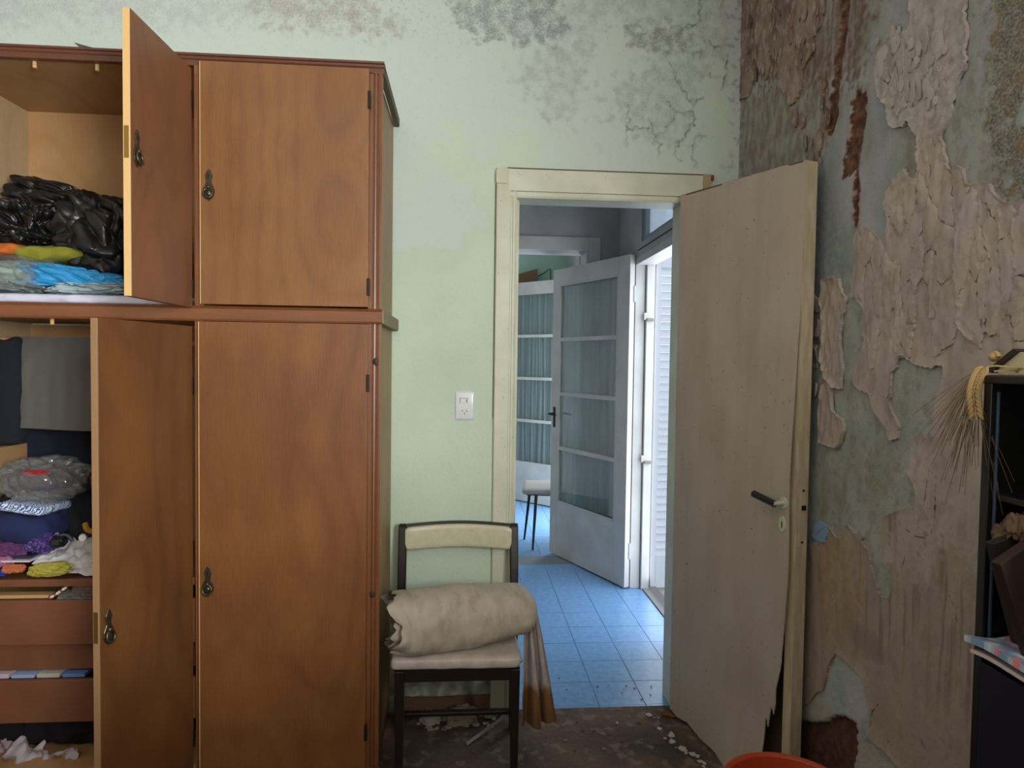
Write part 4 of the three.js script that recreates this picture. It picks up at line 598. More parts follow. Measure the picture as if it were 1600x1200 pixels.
one('folded_towel', soft(0.16, 0.035, 0.2, { r: 0.016, amp: 0.01, freq: 20, at: [-1.5, UF + 0.175, 0.29], turn: [0, -0.2, 0.06] }), cloth('#bf6428'), 'orange towel beside the rolled olive towel', 'towel');
one('rubbish_bag', blob([-1.2, UF + 0.24, 0.25], [0.19, 0.135, 0.15], { seed: 6, amp: 0.16, crease: 0.16, cf: 1.5, detail: 48, tilt: -0.3, pow: 0.8 }), blackPlastic, 'big slumped black rubbish bag in the upper tier', 'bag', 'black rubbish bags in the wardrobe');
one('rubbish_bag', blob([-1.487, UF + 0.262, 0.28], [0.135, 0.085, 0.14], { seed: 16, amp: 0.16, crease: 0.18, cf: 1.6, detail: 44, tilt: 0.12 }), blackPlastic, 'shiny black rubbish bag lying over the orange towel', 'bag', 'black rubbish bags in the wardrobe');
one('rubbish_bag', blob([-1.44, UF + 0.385, 0.14], [0.18, 0.062, 0.1], { seed: 26, amp: 0.14, crease: 0.16, cf: 1.6, detail: 40, tilt: -0.22 }), blackPlastic, 'rolled black rubbish bag at the back on top of the others', 'bag', 'black rubbish bags in the wardrobe');

// --- lower tier: hanging blanket, clothes and small things on the shelf
const ribbed = tex(256, 128, [0.4, 0.2], (x, y) => mix3(hex('#615e5b'), hex('#504d4b'), clamp(0.5 + 0.15 * Math.sin(x * 130) + 0.5 * n2(x * 260, y * 260))), { wrap: THREE.MirroredRepeatWrapping });
{
  const b = thing('hanging_blanket', 'grey ribbed blanket folded over the wardrobe rail', 'blanket', [-1.38, 1.17, 0.3]);
  const g = (front) => surf(60, 40, (u, v) => { const x = lerp(-1.535, -1.2, u) - 0.02 * (1 - v) * (u < 0.5 ? 1 : 0.2), y = lerp(1.172 + 0.01 * (1 - u), 1.487, v), bow = Math.pow(v, 6); return [x, y, 0.24 + front * (0.012 + 0.035 * (1 - bow)) + 0.004 * Math.sin(u * 5 + 1.2 * v) + 0.002 * n2(u * 6, v * 2)]; });
  const bm = cloth('#ffffff', { map: ribbed, sheen: 0.1 }); part('front_fold', metric(plain(g(1))), bm, b); part('back_fold', metric(plain(g(-1))), bm, b);
  part('hem', tube([[-1.556, 1.184, 0.288], [-1.45, 1.178, 0.285], [-1.3, 1.172, 0.29], [-1.203, 1.171, 0.286]], 0.004, 20, 6), mat('#5c5850', 0.95), b);
}
one('hanging_coat', surf(50, 30, (u, v) => [lerp(-1.6, -1.12, u), lerp(0.97, 1.45, v), 0.17 + 0.02 * Math.sin(u * 17) + 0.012 * n2(u * 6, v * 2)]), cloth('#161a2b'), 'dark navy coat hanging behind the grey blanket', 'coat');
one('hanging_jacket', soft(0.13, 0.36, 0.09, { r: 0.035, amp: 0.01, freq: 12, at: [-1.56, 1.3, 0.27] }), cloth('#10131f'), 'black jacket hanging beside the grey blanket', 'jacket');
one('storage_box', bx(-1.635, -1.535, 0.95, 1.09, 0.2, 0.36, 0.003), mat('#a07a52', 0.85), 'small brown cardboard box beside the clear bag', 'box');
one('clothes_pile', soft(0.42, 0.26, 0.24, { r: 0.06, amp: 0.03, freq: 9, seg: [40, 26, 24], at: [-1.4, 0.82, 0.17] }), cloth('#15161d'), 'heap of dark clothes at the back of the shelf', 'clothes');
one('clothes_bag', blob([-1.4, 0.985, 0.32], [0.14, 0.075, 0.08], { seed: 12, crease: 0.16, cf: 1.9, detail: 36 }), film, 'clear plastic bag of dark clothes on the folded patterned cloth', 'bag');
one('bagged_clothes', blob([-1.4, 0.975, 0.3], [0.12, 0.055, 0.065], { seed: 13, crease: 0.15, detail: 24 }), cloth('#3a2a3d'), 'dark purple and grey clothes inside the clear bag on the shelf', 'clothes');
one('red_scarf', blob([-1.395, 1.015, 0.375], [0.045, 0.012, 0.02], { seed: 14, crease: 0.2, detail: 14 }), cloth('#8a1e27'), 'red cloth tucked into the clear bag of dark clothes', 'cloth');
one('patterned_cloth', soft(0.155, 0.028, 0.14, { r: 0.012, amp: 0.003, freq: 30, at: [-1.425, 0.899, 0.335], turn: [0, -0.15, -0.1] }), cloth('#ffffff', { map: tex(128, 128, [0.08, 0.08], (x, y) => mix3(hex('#d5def0'), hex('#2d4f96'), sstep(0.0, 0.15, n2(x * 120, y * 170)))) }), 'folded blue and white patterned cloth under the clear bag', 'cloth');
one('navy_trousers', soft(0.22, 0.09, 0.18, { r: 0.035, amp: 0.012, freq: 12, at: [-1.45, 0.838, 0.33], turn: [0.15, 0, -0.06] }), cloth('#16214d'), 'folded navy blue garment under the patterned cloth', 'clothes');
{
  const r = thing('rolled_blanket', 'rolled brown checked blanket tied at the side of the shelf', 'blanket', [-1.17, 0.83, 0.34]);
  part('roll', surf(90, 12, (u, v) => { const a = u * 16, rr = 0.058 - 0.0032 * a; return [-1.178 + 0.075 * (v - 0.5) + rr * 0.5 * Math.cos(a), 0.893 + rr * Math.sin(a) * 1.05, 0.345 + rr * 0.75 * Math.cos(a) - 0.03 * v]; }), cloth('#5b4038'), r);
  part('tie', tube([[-1.235, 0.85, 0.39], [-1.222, 0.832, 0.4], [-1.2, 0.82, 0.395], [-1.205, 0.806, 0.39]], 0.009, 18, 8), cloth('#9a6f26'), r);
}
{
  const s = thing('red_shoe', 'dark red shoe with a white lace loop above the rolled blanket', 'shoe', [-1.19, 0.95, 0.33]);
  part('upper', blob([-1.19, 0.985, 0.33], [0.055, 0.035, 0.035], { seed: 41, detail: 16, crease: 0.05 }), cloth('#5a1a1c'), s); part('lace', tube([[-1.2, 1.0, 0.37], [-1.215, 1.02, 0.375], [-1.2, 1.038, 0.372], [-1.185, 1.03, 0.372], [-1.19, 1.008, 0.376], [-1.21, 0.99, 0.375]], 0.004, 26, 6), cloth('#cfc8bb'), s);
}
one('purple_pouch', blob([-1.375, 0.79, 0.385], [0.055, 0.036, 0.04], { seed: 21, crease: 0.25, cf: 2.6, detail: 28 }), mat('#43306f', 0.4), 'crumpled shiny purple gift bag on the shelf', 'bag');
one('purple_cloth', blob([-1.48, 0.768, 0.4], [0.08, 0.03, 0.045], { seed: 22, crease: 0.2, detail: 26 }), cloth('#5a2f62'), 'magenta purple cloth beside the shiny purple gift bag', 'cloth');
one('pink_cloth', blob([-1.5, 0.742, 0.42], [0.065, 0.02, 0.04], { seed: 23, crease: 0.2, detail: 22 }), cloth('#9a607c'), 'pink cloth under the magenta cloth', 'cloth');
one('blue_wrapper', blob([-1.5, 0.705, 0.435], [0.05, 0.014, 0.03], { seed: 24, crease: 0.3, detail: 20 }), mat('#27439c', 0.3), 'shiny blue wrapper at the shelf edge', 'wrapper');
{
  const c = thing('wrist_watch', 'black digital watch lying on the white cloth bag', 'watch', [-1.3, 0.78, 0.41]);
  part('case', soft(0.042, 0.03, 0.03, { r: 0.007, amp: 0, at: [-1.305, 0.797, 0.41], turn: [0.4, 0, 0.05] }), mat('#14161b', 0.4), c); part('strap', tube([[-1.33, 0.795, 0.4], [-1.31, 0.813, 0.4], [-1.285, 0.813, 0.4], [-1.268, 0.797, 0.4]], 0.006, 18, 6), mat('#3c4150', 0.6), c); part('screen', bx(-1.317, -1.295, 0.79, 0.803, 0.425, 0.428, 0.001), mat('#2c3638', 0.15), c);
}
{
  const p = thing('round_dial', 'small round white watch dial behind the black digital watch', 'watch', [-1.236, 0.795, 0.4]);
  const disc = (r, d, dz) => new THREE.CylinderGeometry(r, r, d, 24).rotateX(Math.PI / 2 - 0.2).translate(-1.236, 0.806, 0.4 + dz);
  part('case', disc(0.0135, 0.006, 0), mat('#8d8f93', 0.3, { metalness: 0.8 }), p); part('dial', disc(0.011, 0.001, 0.0038), paper('#dfe1de'), p);
}
one('cloth_bag', surf(40, 26, (u, v) => { const x = lerp(-1.375, -1.17, u), t = Math.pow(u, 0.7); return [x, lerp(0.77, 0.79, u) - 0.055 * (1 - v) * (0.35 + 1.1 * t) - 0.02 * (1 - v) + 0.008 * n2(u * 5, v * 4), 0.3 + 0.13 * (1 - v) + 0.012 * n2(u * 4 + 3, v * 3)]; }), cloth('#c6c2c6'), 'flat white cloth bag on the shelf under the watch', 'bag');
one('yellow_packet', blob([-1.315, 0.716, 0.44], [0.068, 0.022, 0.022], { seed: 27, crease: 0.15, detail: 26, tilt: 0.08 }), mat('#9d9440', 0.35), 'shiny yellow plastic packet at the shelf edge', 'packet');
one('envelope', bx(-1.47, -1.37, 0.742, 0.747, 0.36, 0.45, 0.001), paper('#c7c2d2'), 'white envelope between the pink cloth and the cloth bag', 'paper');
one('pen_case', bx(-1.43, -1.375, 0.75, 0.758, 0.38, 0.44, 0.003), mat('#272a36', 0.35), 'slim dark case lying on the white envelope', 'case');
one('orange_ribbon', blob([-1.425, 0.72, 0.44], [0.035, 0.014, 0.016], { seed: 28, crease: 0.3, detail: 16 }), cloth('#b3653f'), 'orange ribbon scrap beside the blue wrapper', 'ribbon');
one('wool_cap', blob([-1.2, 0.672, 0.42], [0.06, 0.028, 0.026], { seed: 29, crease: 0.1, detail: 20 }), cloth('#5a4a42'), 'brown woollen cap in the top drawer', 'cap');
{
  const n = thing('bead_necklace', 'shell bead necklace hanging over the top drawer', 'necklace', [-1.28, 0.645, 0.44]);
  const R = rng(9), c = new THREE.CatmullRomCurve3([V(-1.312, 0.652, 0.446), V(-1.295, 0.662, 0.447), V(-1.277, 0.675, 0.447), V(-1.262, 0.687, 0.444), V(-1.275, 0.697, 0.44), V(-1.292, 0.69, 0.44)]);
  for (let i = 0; i < 16; i++) { const q = c.getPoint(i / 15); part('bead', new THREE.SphereGeometry(0.0042 + 0.001 * R(), 10, 8).translate(q.x, q.y, q.z), i % 3 ? mat('#d8cdbf', 0.3) : mat('#8c5d4b', 0.3), n); }
}
one('plastic_sleeve', blob([-1.24, 0.652, 0.428], [0.06, 0.018, 0.02], { seed: 33, crease: 0.3, detail: 22 }), film, 'crumpled clear plastic sleeve in the top drawer', 'plastic');
one('wooden_slat', bx(-1.53, -1.325, 0.646, 0.657, 0.4, 0.434, 0.001).rotateZ(0.0), mat('#b78f63', 0.6), 'pale wooden slat lying in the top drawer', 'slat');
// papers in the bottom drawer, white paper bags below
for (const [i, c] of ['#4a3f55', '#b9a9b4', '#8fa0c4', '#a9a39a', '#5d78ae'].entries()) one('paper_bundle', bx(-1.6 + i * 0.078, -1.53 + i * 0.078, 0.385, 0.396 + 0.003 * (i % 2), 0.3, 0.43, 0.001).rotateX(0), paper(c), ['dark purple', 'pinkish white', 'light blue', 'beige', 'strong blue'][i] + ' paper booklet showing above the bottom drawer', 'booklet');
one('dark_clothes', soft(0.62, 0.13, 0.3, { r: 0.05, amp: 0.025, freq: 9, seg: [40, 12, 22], at: [-1.28, 0.165, 0.2] }), cloth('#17141a'), 'heap of black clothes on the wardrobe floor behind the paper bags', 'clothes');
{
  const bag = (pts, name, label, col, z) => one(name, sheet(pts, 0.008, { rag: 0.002, h: (x, y) => z + 0.025 * n2(x * 14, y * 12) + 0.012 * n2(x * 40, y * 30), t: 0.002 }), paper(col), label, 'paper bag');
  const q = (l, z) => l.map(([x, y]) => { const p = onZ(z, x, y); return [p.x, p.y]; });
  bag(q([[6, 1180], [20, 1165], [32, 1148], [40, 1155], [48, 1166], [60, 1164], [68, 1157], [71, 1172], [85, 1173], [124, 1170], [118, 1200], [112, 1250], [20, 1250], [10, 1200]], 0.4), 'paper_bag', 'crumpled white paper bag on the wardrobe floor', '#b3aab0', 0.4);
  bag(q([[-40, 1160], [10, 1153], [24, 1156], [20, 1175], [0, 1190], [-40, 1200]], 0.36), 'paper_bag', 'flattened pinkish paper bag behind the crumpled white one', '#a58f96', 0.36);
}
for (const o of scene.children) if (['storage_box', 'clothes_pile', 'clothes_bag', 'bagged_clothes', 'red_scarf', 'patterned_cloth', 'navy_trousers', 'rolled_blanket', 'red_shoe', 'purple_pouch', 'purple_cloth', 'pink_cloth', 'blue_wrapper', 'wrist_watch', 'round_dial', 'cloth_bag', 'yellow_packet', 'envelope', 'pen_case', 'orange_ribbon'].includes(o.name)) o.position.y += 0.026;   // all of it lies on the shelf

// ---------------------------------------------------------------- the chair beside the doorway and the bundle on it
{
  const c = thing('dining_chair', 'dark wooden chair with pale vinyl seat and back pad beside the doorway', 'chair', [-0.02, 0, 0.28]);
  const post = (x) => { const zs = [[0.0, 0.135], [0.2, 0.12], [0.4, 0.115], [0.5, 0.105], [0.62, 0.088], [0.72, 0.072], [0.775, 0.064]], f = zs.map(([y, z]) => [z + 0.013, y]), b = zs.map(([y, z]) => [z - 0.016, y]).reverse(); return metric(extr([...f, [0.064, 0.787], ...b], 0.032, { bevel: 0.004 }).applyMatrix4(basis(V(0, 0, 1), V(0, 1, 0), V(-1, 0, 0), V(x + 0.016, 0, 0)))); };
  part('back_leg', post(-0.235), blackWood, c); part('back_leg', post(0.2), blackWood, c);
  for (const x of [-0.205, 0.178]) part('front_leg', metric(extr([[-0.016, 0.4], [0.016, 0.4], [0.012, 0], [-0.012, 0]], 0.03, { bevel: 0.003 }).translate(x, 0, 0.445)), blackWood, c);
  part('front_apron', bx(-0.19, 0.163, 0.362, 0.408, 0.452, 0.472, 0.003, true), blackWood, c); part('back_apron', bx(-0.222, 0.187, 0.36, 0.405, 0.105, 0.125, 0.003, true), blackWood, c);
  for (const [x, x2] of [[-0.228, -0.205], [0.193, 0.178]]) { part('side_apron', beam([x, 0.385, 0.115], [x2, 0.385, 0.46], 0.018, 0.045), blackWood, c); part('side_stretcher', beam([x, 0.16, 0.125], [x2, 0.15, 0.46], 0.014, 0.024), blackWood, c); }
  part('cross_stretcher', beam([-0.216, 0.156, 0.29], [0.186, 0.156, 0.29], 0.014, 0.024), blackWood, c);
  part('seat_pad', soft(0.43, 0.042, 0.385, { r: 0.016, amp: 0.003, freq: 9, seg: [24, 6, 22], at: [-0.019, 0.427, 0.295] }), seatVinyl, c, 'soiled pale vinyl seat pad');
  part('back_pad', surf(40, 20, (u, v) => { const x = lerp(-0.224, 0.189, u), a = v * Math.PI * 2, e = Math.pow(Math.abs(Math.sin(a)), 0.5) * Math.sign(Math.sin(a)), k = 1 - Math.pow(Math.abs(2 * u - 1), 30) * 0.15; return [x, 0.73 + 0.046 * k * Math.sign(Math.cos(a)) * Math.pow(Math.abs(Math.cos(a)), 0.45) + 0.008 * Math.sin(u * Math.PI), 0.072 + 0.017 * e * k - 0.02 * Math.sin(u * Math.PI)]; }), vinylPale, c, 'cream vinyl back pad');
  part('top_rail', surf(30, 10, (u, v) => { const a = v * Math.PI * 2; return [lerp(-0.222, 0.187, u), 0.781 + 0.008 * Math.sin(u * Math.PI) + 0.005 * Math.cos(a), 0.066 + 0.012 * Math.sin(a) - 0.02 * Math.sin(u * Math.PI)]; }), blackWood, c);
  part('bolt', new THREE.SphereGeometry(0.007, 10, 8).translate(0.196, 0.425, 0.462), steel, c);
}
{
  const stain = mat('#ffffff', 0.75, { map: tex(512, 512, [0.7, 0.7], (x, y) => { const n = fbm(x * 9, y * 9, 4), s = n2(x * 170, y * 170), s2 = n2(x * 60 + 3, y * 60); let c = mix3(hex('#aea293'), hex('#9f9385'), clamp(0.5 + 0.8 * n)); c = mix3(c, hex('#948468'), sstep(0.15, 0.6, n + 0.2 * s2) * 0.4); return mix3(c, hex('#3a2c20'), sstep(0.86, 0.95, s * 0.55 + s2 * 0.55) * 0.9); }, { wrap: THREE.MirroredRepeatWrapping }), bumpMap: reliefFine, bumpScale: 0.0015 });
  const b = thing('rolled_cover', 'loosely rolled dusty beige cloth cover lying on the dark wooden chair', 'cloth bundle', [0, 0.45, 0.32]);
  const c0 = V(-0.243, 0.545, 0.398), c1 = V(0.252, 0.553, 0.275), ax = c1.clone().sub(c0), side = V(-ax.z, 0, ax.x).normalize();
  part('roll', surf(150, 60, (u, v) => {                                  // u round the spiral, v along the roll
    const turns = 1.75, a = u * turns * Math.PI * 2 - 1.9, shrink = 1 - 0.33 * u - 0.1 * sstep(0.0, 0.9, u), end = v > 0.9 ? Math.sqrt(Math.max(0.0, 1 - Math.pow((v - 0.9) / 0.1, 2))) : 1;
    const hgt = lerp(0.112, 0.074, v) + 0.016 * Math.sin(v * 3.1), wid = 0.142 - 0.012 * v;
    const sgn = (x, e) => Math.sign(x) * Math.pow(Math.abs(x), e), rag = v < 0.14 ? (0.14 - v) * (0.35 * n2(u * 9, 3) + 0.2 * n2(u * 25, 8)) : 0;
    const wob = 1 + 0.05 * n3(u * 7, v * 2.2, 1) + 0.02 * n3(u * 22, v * 8, 4) - (v < 0.12 ? 0.25 * Math.max(0, n2(u * 8 + 2, 1)) * (0.12 - v) / 0.12 : 0);
    const ca = sgn(Math.cos(a), 0.8) * wid * shrink * wob * lerp(0.25, 1, end), sa = sgn(Math.sin(a), 0.9) * hgt * shrink * wob * lerp(0.35, 1, end);
    const p = c0.clone().addScaledVector(ax, v + rag * 0.9), z = p.z + side.z * ca, low = z > 0.489 ? 0.412 + 0.03 * v : 0.4505;
    return [p.x + side.x * ca, Math.max(low, p.y + sa - 0.01), z];
  }), stain, b);
  // loose end hanging to the floor, its hem soaked brown
  const hang = mat('#ffffff', 0.8, { map: tex(256, 512, [1, 1], (x, y) => { const n = fbm(x * 6, y * 6, 4), f = n2(x * 40, y * 40); const e = y + 0.05 * n2(x * 5, 2) + 0.04 * n; let c = mix3(hex('#a89c98'), hex('#988b86'), clamp(0.5 + n)); c = mix3(c, hex('#6e4a25'), 1 - sstep(0.26, 0.36, e)); c = mix3(c, hex('#523214'), (1 - sstep(0.02, 0.2, e + 0.05 * f)) * 0.5); return c; }), bumpMap: reliefFine, bumpScale: 0.001 });
  part('hanging_end', surf(60, 50, (u, v) => { const d = 1 - v, w = lerp(0.04, 0.122, Math.pow(d, 0.8)), mid = lerp(0.24, 0.256, d), z = lerp(0.33, 0.43, Math.pow(d, 0.6)); const fold = 0.02 * Math.sin(u * 13 + d * 1.2) * sstep(0, 0.5, d) + 0.008 * Math.sin(u * 29 + 2); return [mid + (u - 0.5) * w + 0.01 * Math.sin(u * 13 + 1) * d, lerp(0.165 + 0.03 * Math.abs(u - 0.62) * 2, 0.555, v), z + fold - 0.03 * (u - 0.3) * d]; }), hang, b, 'hanging end with a brown soaked hem');
}
// ---------------------------------------------------------------- switch and socket plate on the mint wall
{
  const s = thing('socket_plate', 'white wall plate with one switch and a three-pin socket on the mint wall', 'switch', [0.0, 1.245, 0]);
  const x0 = -0.0395, x1 = 0.0385, y0 = 1.19, y1 = 1.302, w = mat('#dfe3e6', 0.18, { clearcoat: 0.6, clearcoatRoughness: 0.08 });
  const cx = (x0 + x1) / 2, pl = part('plate', surf(24, 24, (u, v) => { const a = 2 * u - 1, b = 2 * v - 1, e = Math.max(Math.pow(Math.abs(a), 8), Math.pow(Math.abs(b), 8)); return [lerp(x0, x1, u), lerp(y0, y1, v) + 0.003 * b * (1 - a * a), 0.0005 + (0.0085 - 0.003 * b * b - 0.001 * a * a) * (1 - Math.pow(e, 3))]; }), w, s);
  part('switch_rocker', bx(cx - 0.018, cx + 0.016, y1 - 0.044, y1 - 0.026, 0.006, 0.0105, 0.0015), w, pl); part('rocker_gap', merge([bx(cx - 0.02, cx - 0.0185, y1 - 0.044, y1 - 0.025, 0.0075, 0.0092, 0), bx(cx + 0.007, cx + 0.0105, y1 - 0.042, y1 - 0.029, 0.0085, 0.0108, 0), bx(cx - 0.02, cx + 0.018, y1 - 0.0255, y1 - 0.0245, 0.0075, 0.0092, 0)]), mat('#4a5250', 0.6), pl);
  part('socket_insert', bx(cx - 0.02, cx + 0.019, y0 + 0.021, y0 + 0.045, 0.006, 0.0098, 0.001), w, pl);
  const slot = (x, y, r) => new THREE.BoxGeometry(0.0022, 0.009, 0.001).rotateZ(r).translate(x, y, 0.0098); part('pin_slot', merge([slot(cx - 0.0085, y0 + 0.036, -0.55), slot(cx + 0.0085, y0 + 0.036, 0.55), slot(cx, y0 + 0.0265, 0)]), keyDark, pl);
}
// ---------------------------------------------------------------- black cabinet against the peeling wall
{
  const X0 = 0.85, X1 = 1.09, Z0 = 1.567, Z1 = 2.12, H = 1.412, c = thing('display_cabinet', 'black open-fronted cabinet against the peeling wall', 'cabinet', [(X0 + X1) / 2, 0, (Z0 + Z1) / 2]);
  const bk = mat('#0b0a0c', 0.4, { clearcoat: 0.3, clearcoatRoughness: 0.3 }), nv = mat('#0b0e24', 0.45);
  part('side_panel', bx(X0, X1, 0.0, H - 0.012, Z0, Z0 + 0.016, 0.002), bk, c); part('side_panel', bx(X0, X1, 0, H - 0.012, Z1 - 0.016, Z1, 0.002), bk, c);
  part('top', bx(X0 - 0.003, X1, H - 0.014, H, Z0 - 0.003, Z1 + 0.003, 0.003), bk, c); part('back_panel', bx(X1 - 0.006, X1, 0.02, H - 0.012, Z0 + 0.016, Z1 - 0.016, 0), nv, c);
  part('shelf', bx(X0 + 0.004, X1 - 0.006, 0.945, 0.96, Z0 + 0.016, Z1 - 0.016, 0.001), bk, c); part('shelf', bx(X0 + 0.01, X1 - 0.006, 1.21, 1.22, Z0 + 0.016, Z1 - 0.016, 0.001), bk, c);
  part('lower_door', bx(X0 - 0.002, X0 + 0.014, 0.06, 0.942, Z0 + 0.018, Z1 - 0.018, 0.002), nv, c, 'dark navy lower door'); part('inner_edge', bx(X0 + 0.008, X0 + 0.012, 0.965, 1.385, Z0 + 0.017, Z0 + 0.021, 0.001), mat('#3b4a60', 0.3), c);
  part('plinth', bx(X0 + 0.01, X1 - 0.006, 0, 0.058, Z0 + 0.018, Z1 - 0.018, 0.001), bk, c);
  // magazines jutting out of the shelf
  const mag = (pts, y, t, col, name, label) => one(name, sheet(pts.map(([x, z]) => [x, -z]).reverse(), 0.006, { rag: 0.0006, h: (x, z) => y + 0.014 * Math.max(0, (0.87 - x)) * 3 + 0.004 * n2(x * 9, z * 9), t }).rotateX(-Math.PI / 2), col, label, 'magazine');
  const print = mat('#ffffff', 0.35, { map: tex(128, 128, [0.3, 0.3], (x, y) => { const n = n2(x * 30, y * 22), k = n2(x * 24 + 6, y * 30); return k > 0.35 ? hex('#d98a96') : mix3(hex('#7f98b8'), hex('#c8d2de'), sstep(-0.2, 0.6, n)); }) });
  mag([[0.815, 1.6], [1.02, 1.59], [1.03, 1.85], [0.84, 1.87]], 0.968, 0.006, paper('#cfc4c4'), 'magazine', 'pale magazine lowest on the cabinet shelf');
  mag([[0.81, 1.594], [1.0, 1.588], [1.02, 1.83], [0.83, 1.84]], 0.988, 0.01, print, 'magazine', 'glossy blue and pink magazine jutting from the cabinet shelf');
  for (const [i, q] of [[0.93, 1.62, 0.5, '#1f1712'], [0.9, 1.66, 0.72, '#2e1a12'], [0.95, 1.7, 0.35, '#3d3428']].entries()) one('leaning_book', bx(-0.06, 0.06, 0, 0.17, -0.008, 0.008, 0.002).rotateZ(q[2] * 0.6).rotateY(0.2 * i).translate(q[0], 1.005 + 0.004 * i, q[1]), mat(q[3], 0.7), ['slim dark brown', 'reddish brown', 'khaki'][i] + ' book leaning inside the black cabinet', 'book');
  one('dried_flowers', merge([...Array(9).keys()].map((i) => { const a = i * 0.7; return blob([0.885 + 0.03 * Math.cos(a), 1.13 + 0.012 * i % 0.05, 1.62 + 0.03 * Math.sin(a)], [0.013, 0.02, 0.012], { seed: i, detail: 5, amp: 0.3 }); })), mat('#6a5340', 0.9), 'withered brown dried flowers inside the black cabinet', 'dried flowers');
  // things on the cabinet top
  {
    const q = thing('picture_frame', 'cream panel with a dark wooden edge lying on the cabinet top', 'picture', [0.99, H, 1.78]);
    const P = (l) => l.map(([x, y]) => { const p = onX(0.88, x, y); return [p.z, p.y]; });
    part('panel', slabX(0.884, 0.13, P([[1556, 577], [1590, 550], [1680, 556], [1680, 590], [1556, 583]])), mat('#cfc6a0', 0.6), q); part('frame_edge', slabX(0.878, 0.14, P([[1541, 580], [1584, 545], [1590, 549], [1556, 577], [1551, 583]])), mat('#2a1812', 0.5), q);
  }
  one('snail_shell', (() => { const pts = [], c = onX(0.9, 1553, 558); for (let i = 0; i < 60; i++) { const a = i * 0.28, r = 0.0095 * Math.exp(-0.085 * i * 0.7); pts.push([c.x + 0.0002 * i, c.y + r * Math.sin(a), c.z + r * Math.cos(a)]); } return merge([tube(pts, 0.004, 90, 8), new THREE.SphereGeometry(0.008, 12, 8).translate(c.x, c.y, c.z)]); })(), mat('#b99a62', 0.5), 'small tan snail shell resting on the dark picture edge', 'shell');
  // ears of wheat lying on the top, one hanging over the corner
  const straw = mat('#a3875a', 0.8), awn = mat('#6e5a38', 0.8), R = rng(31);
  const ear = (pts, label, n, sc, from, droop) => {
    const w = thing('wheat_ear', label, 'wheat ear', pts[0], 'dried wheat ears on the cabinet top'), cv = new THREE.CatmullRomCurve3(pts.map((p) => V(...p)));
    part('stalk', tube(pts, 0.0016, 24, 5), straw, w);
    const grains = [], awns = [];
    for (let i = 0; i < n; i++) for (const sd of [-1, 1]) {
      const t = from + (1 - from) * i / n, p = cv.getPoint(t), d = cv.getTangent(t), s = V(0.2 * sd, 0, sd).cross(d).normalize().multiplyScalar(1).add(V(0, 0, sd * 0.8)).normalize();
      const q = p.clone().addScaledVector(s, 0.0055 * sc), e = new THREE.SphereGeometry(0.0044 * sc, 7, 5).scale(0.75, 1.75, 0.75).applyQuaternion(new THREE.Quaternion().setFromUnitVectors(V(0, 1, 0), d.clone().addScaledVector(s, 0.55).normalize())).translate(q.x, q.y, q.z); grains.push(e);
      for (let k = 0; k < 3; k++) { const l = (0.07 + 0.06 * R()) * sc, a = d.clone().addScaledVector(s, 0.08 + 0.14 * R()).addScaledVector(V(R() - 0.5, 0, R() - 0.62), 0.42).normalize(), b1 = q.clone().addScaledVector(a, l * 0.5), b2 = q.clone().addScaledVector(a, l); b2.y -= droop * R(); awns.push(new THREE.TubeGeometry(new THREE.QuadraticBezierCurve3(q, b1, b2), 4, 0.00045, 3)); }
    }
    const g = part('grains', merge(grains), straw, w); g.userData.kind = 'stuff'; const h = part('awns', merge(awns), awn, w); h.userData.kind = 'stuff';
  };
  ear([[0.95, H + 0.006, 1.66], [0.88, H + 0.012, 1.6], [0.848, H + 0.012, 1.572], [0.838, H - 0.02, 1.562], [0.84, H - 0.075, 1.566]], 'bearded wheat ear drooping over the cabinet corner', 14, 1.1, 0.55, 0.02);
  ear([[0.86, H + 0.006, 1.575], [0.89, H + 0.009, 1.6], [0.92, H + 0.01, 1.64], [0.95, H + 0.009, 1.69]], 'bearded wheat ear lying flat on the cabinet top', 11, 0.9, 0.3, 0.004);
}
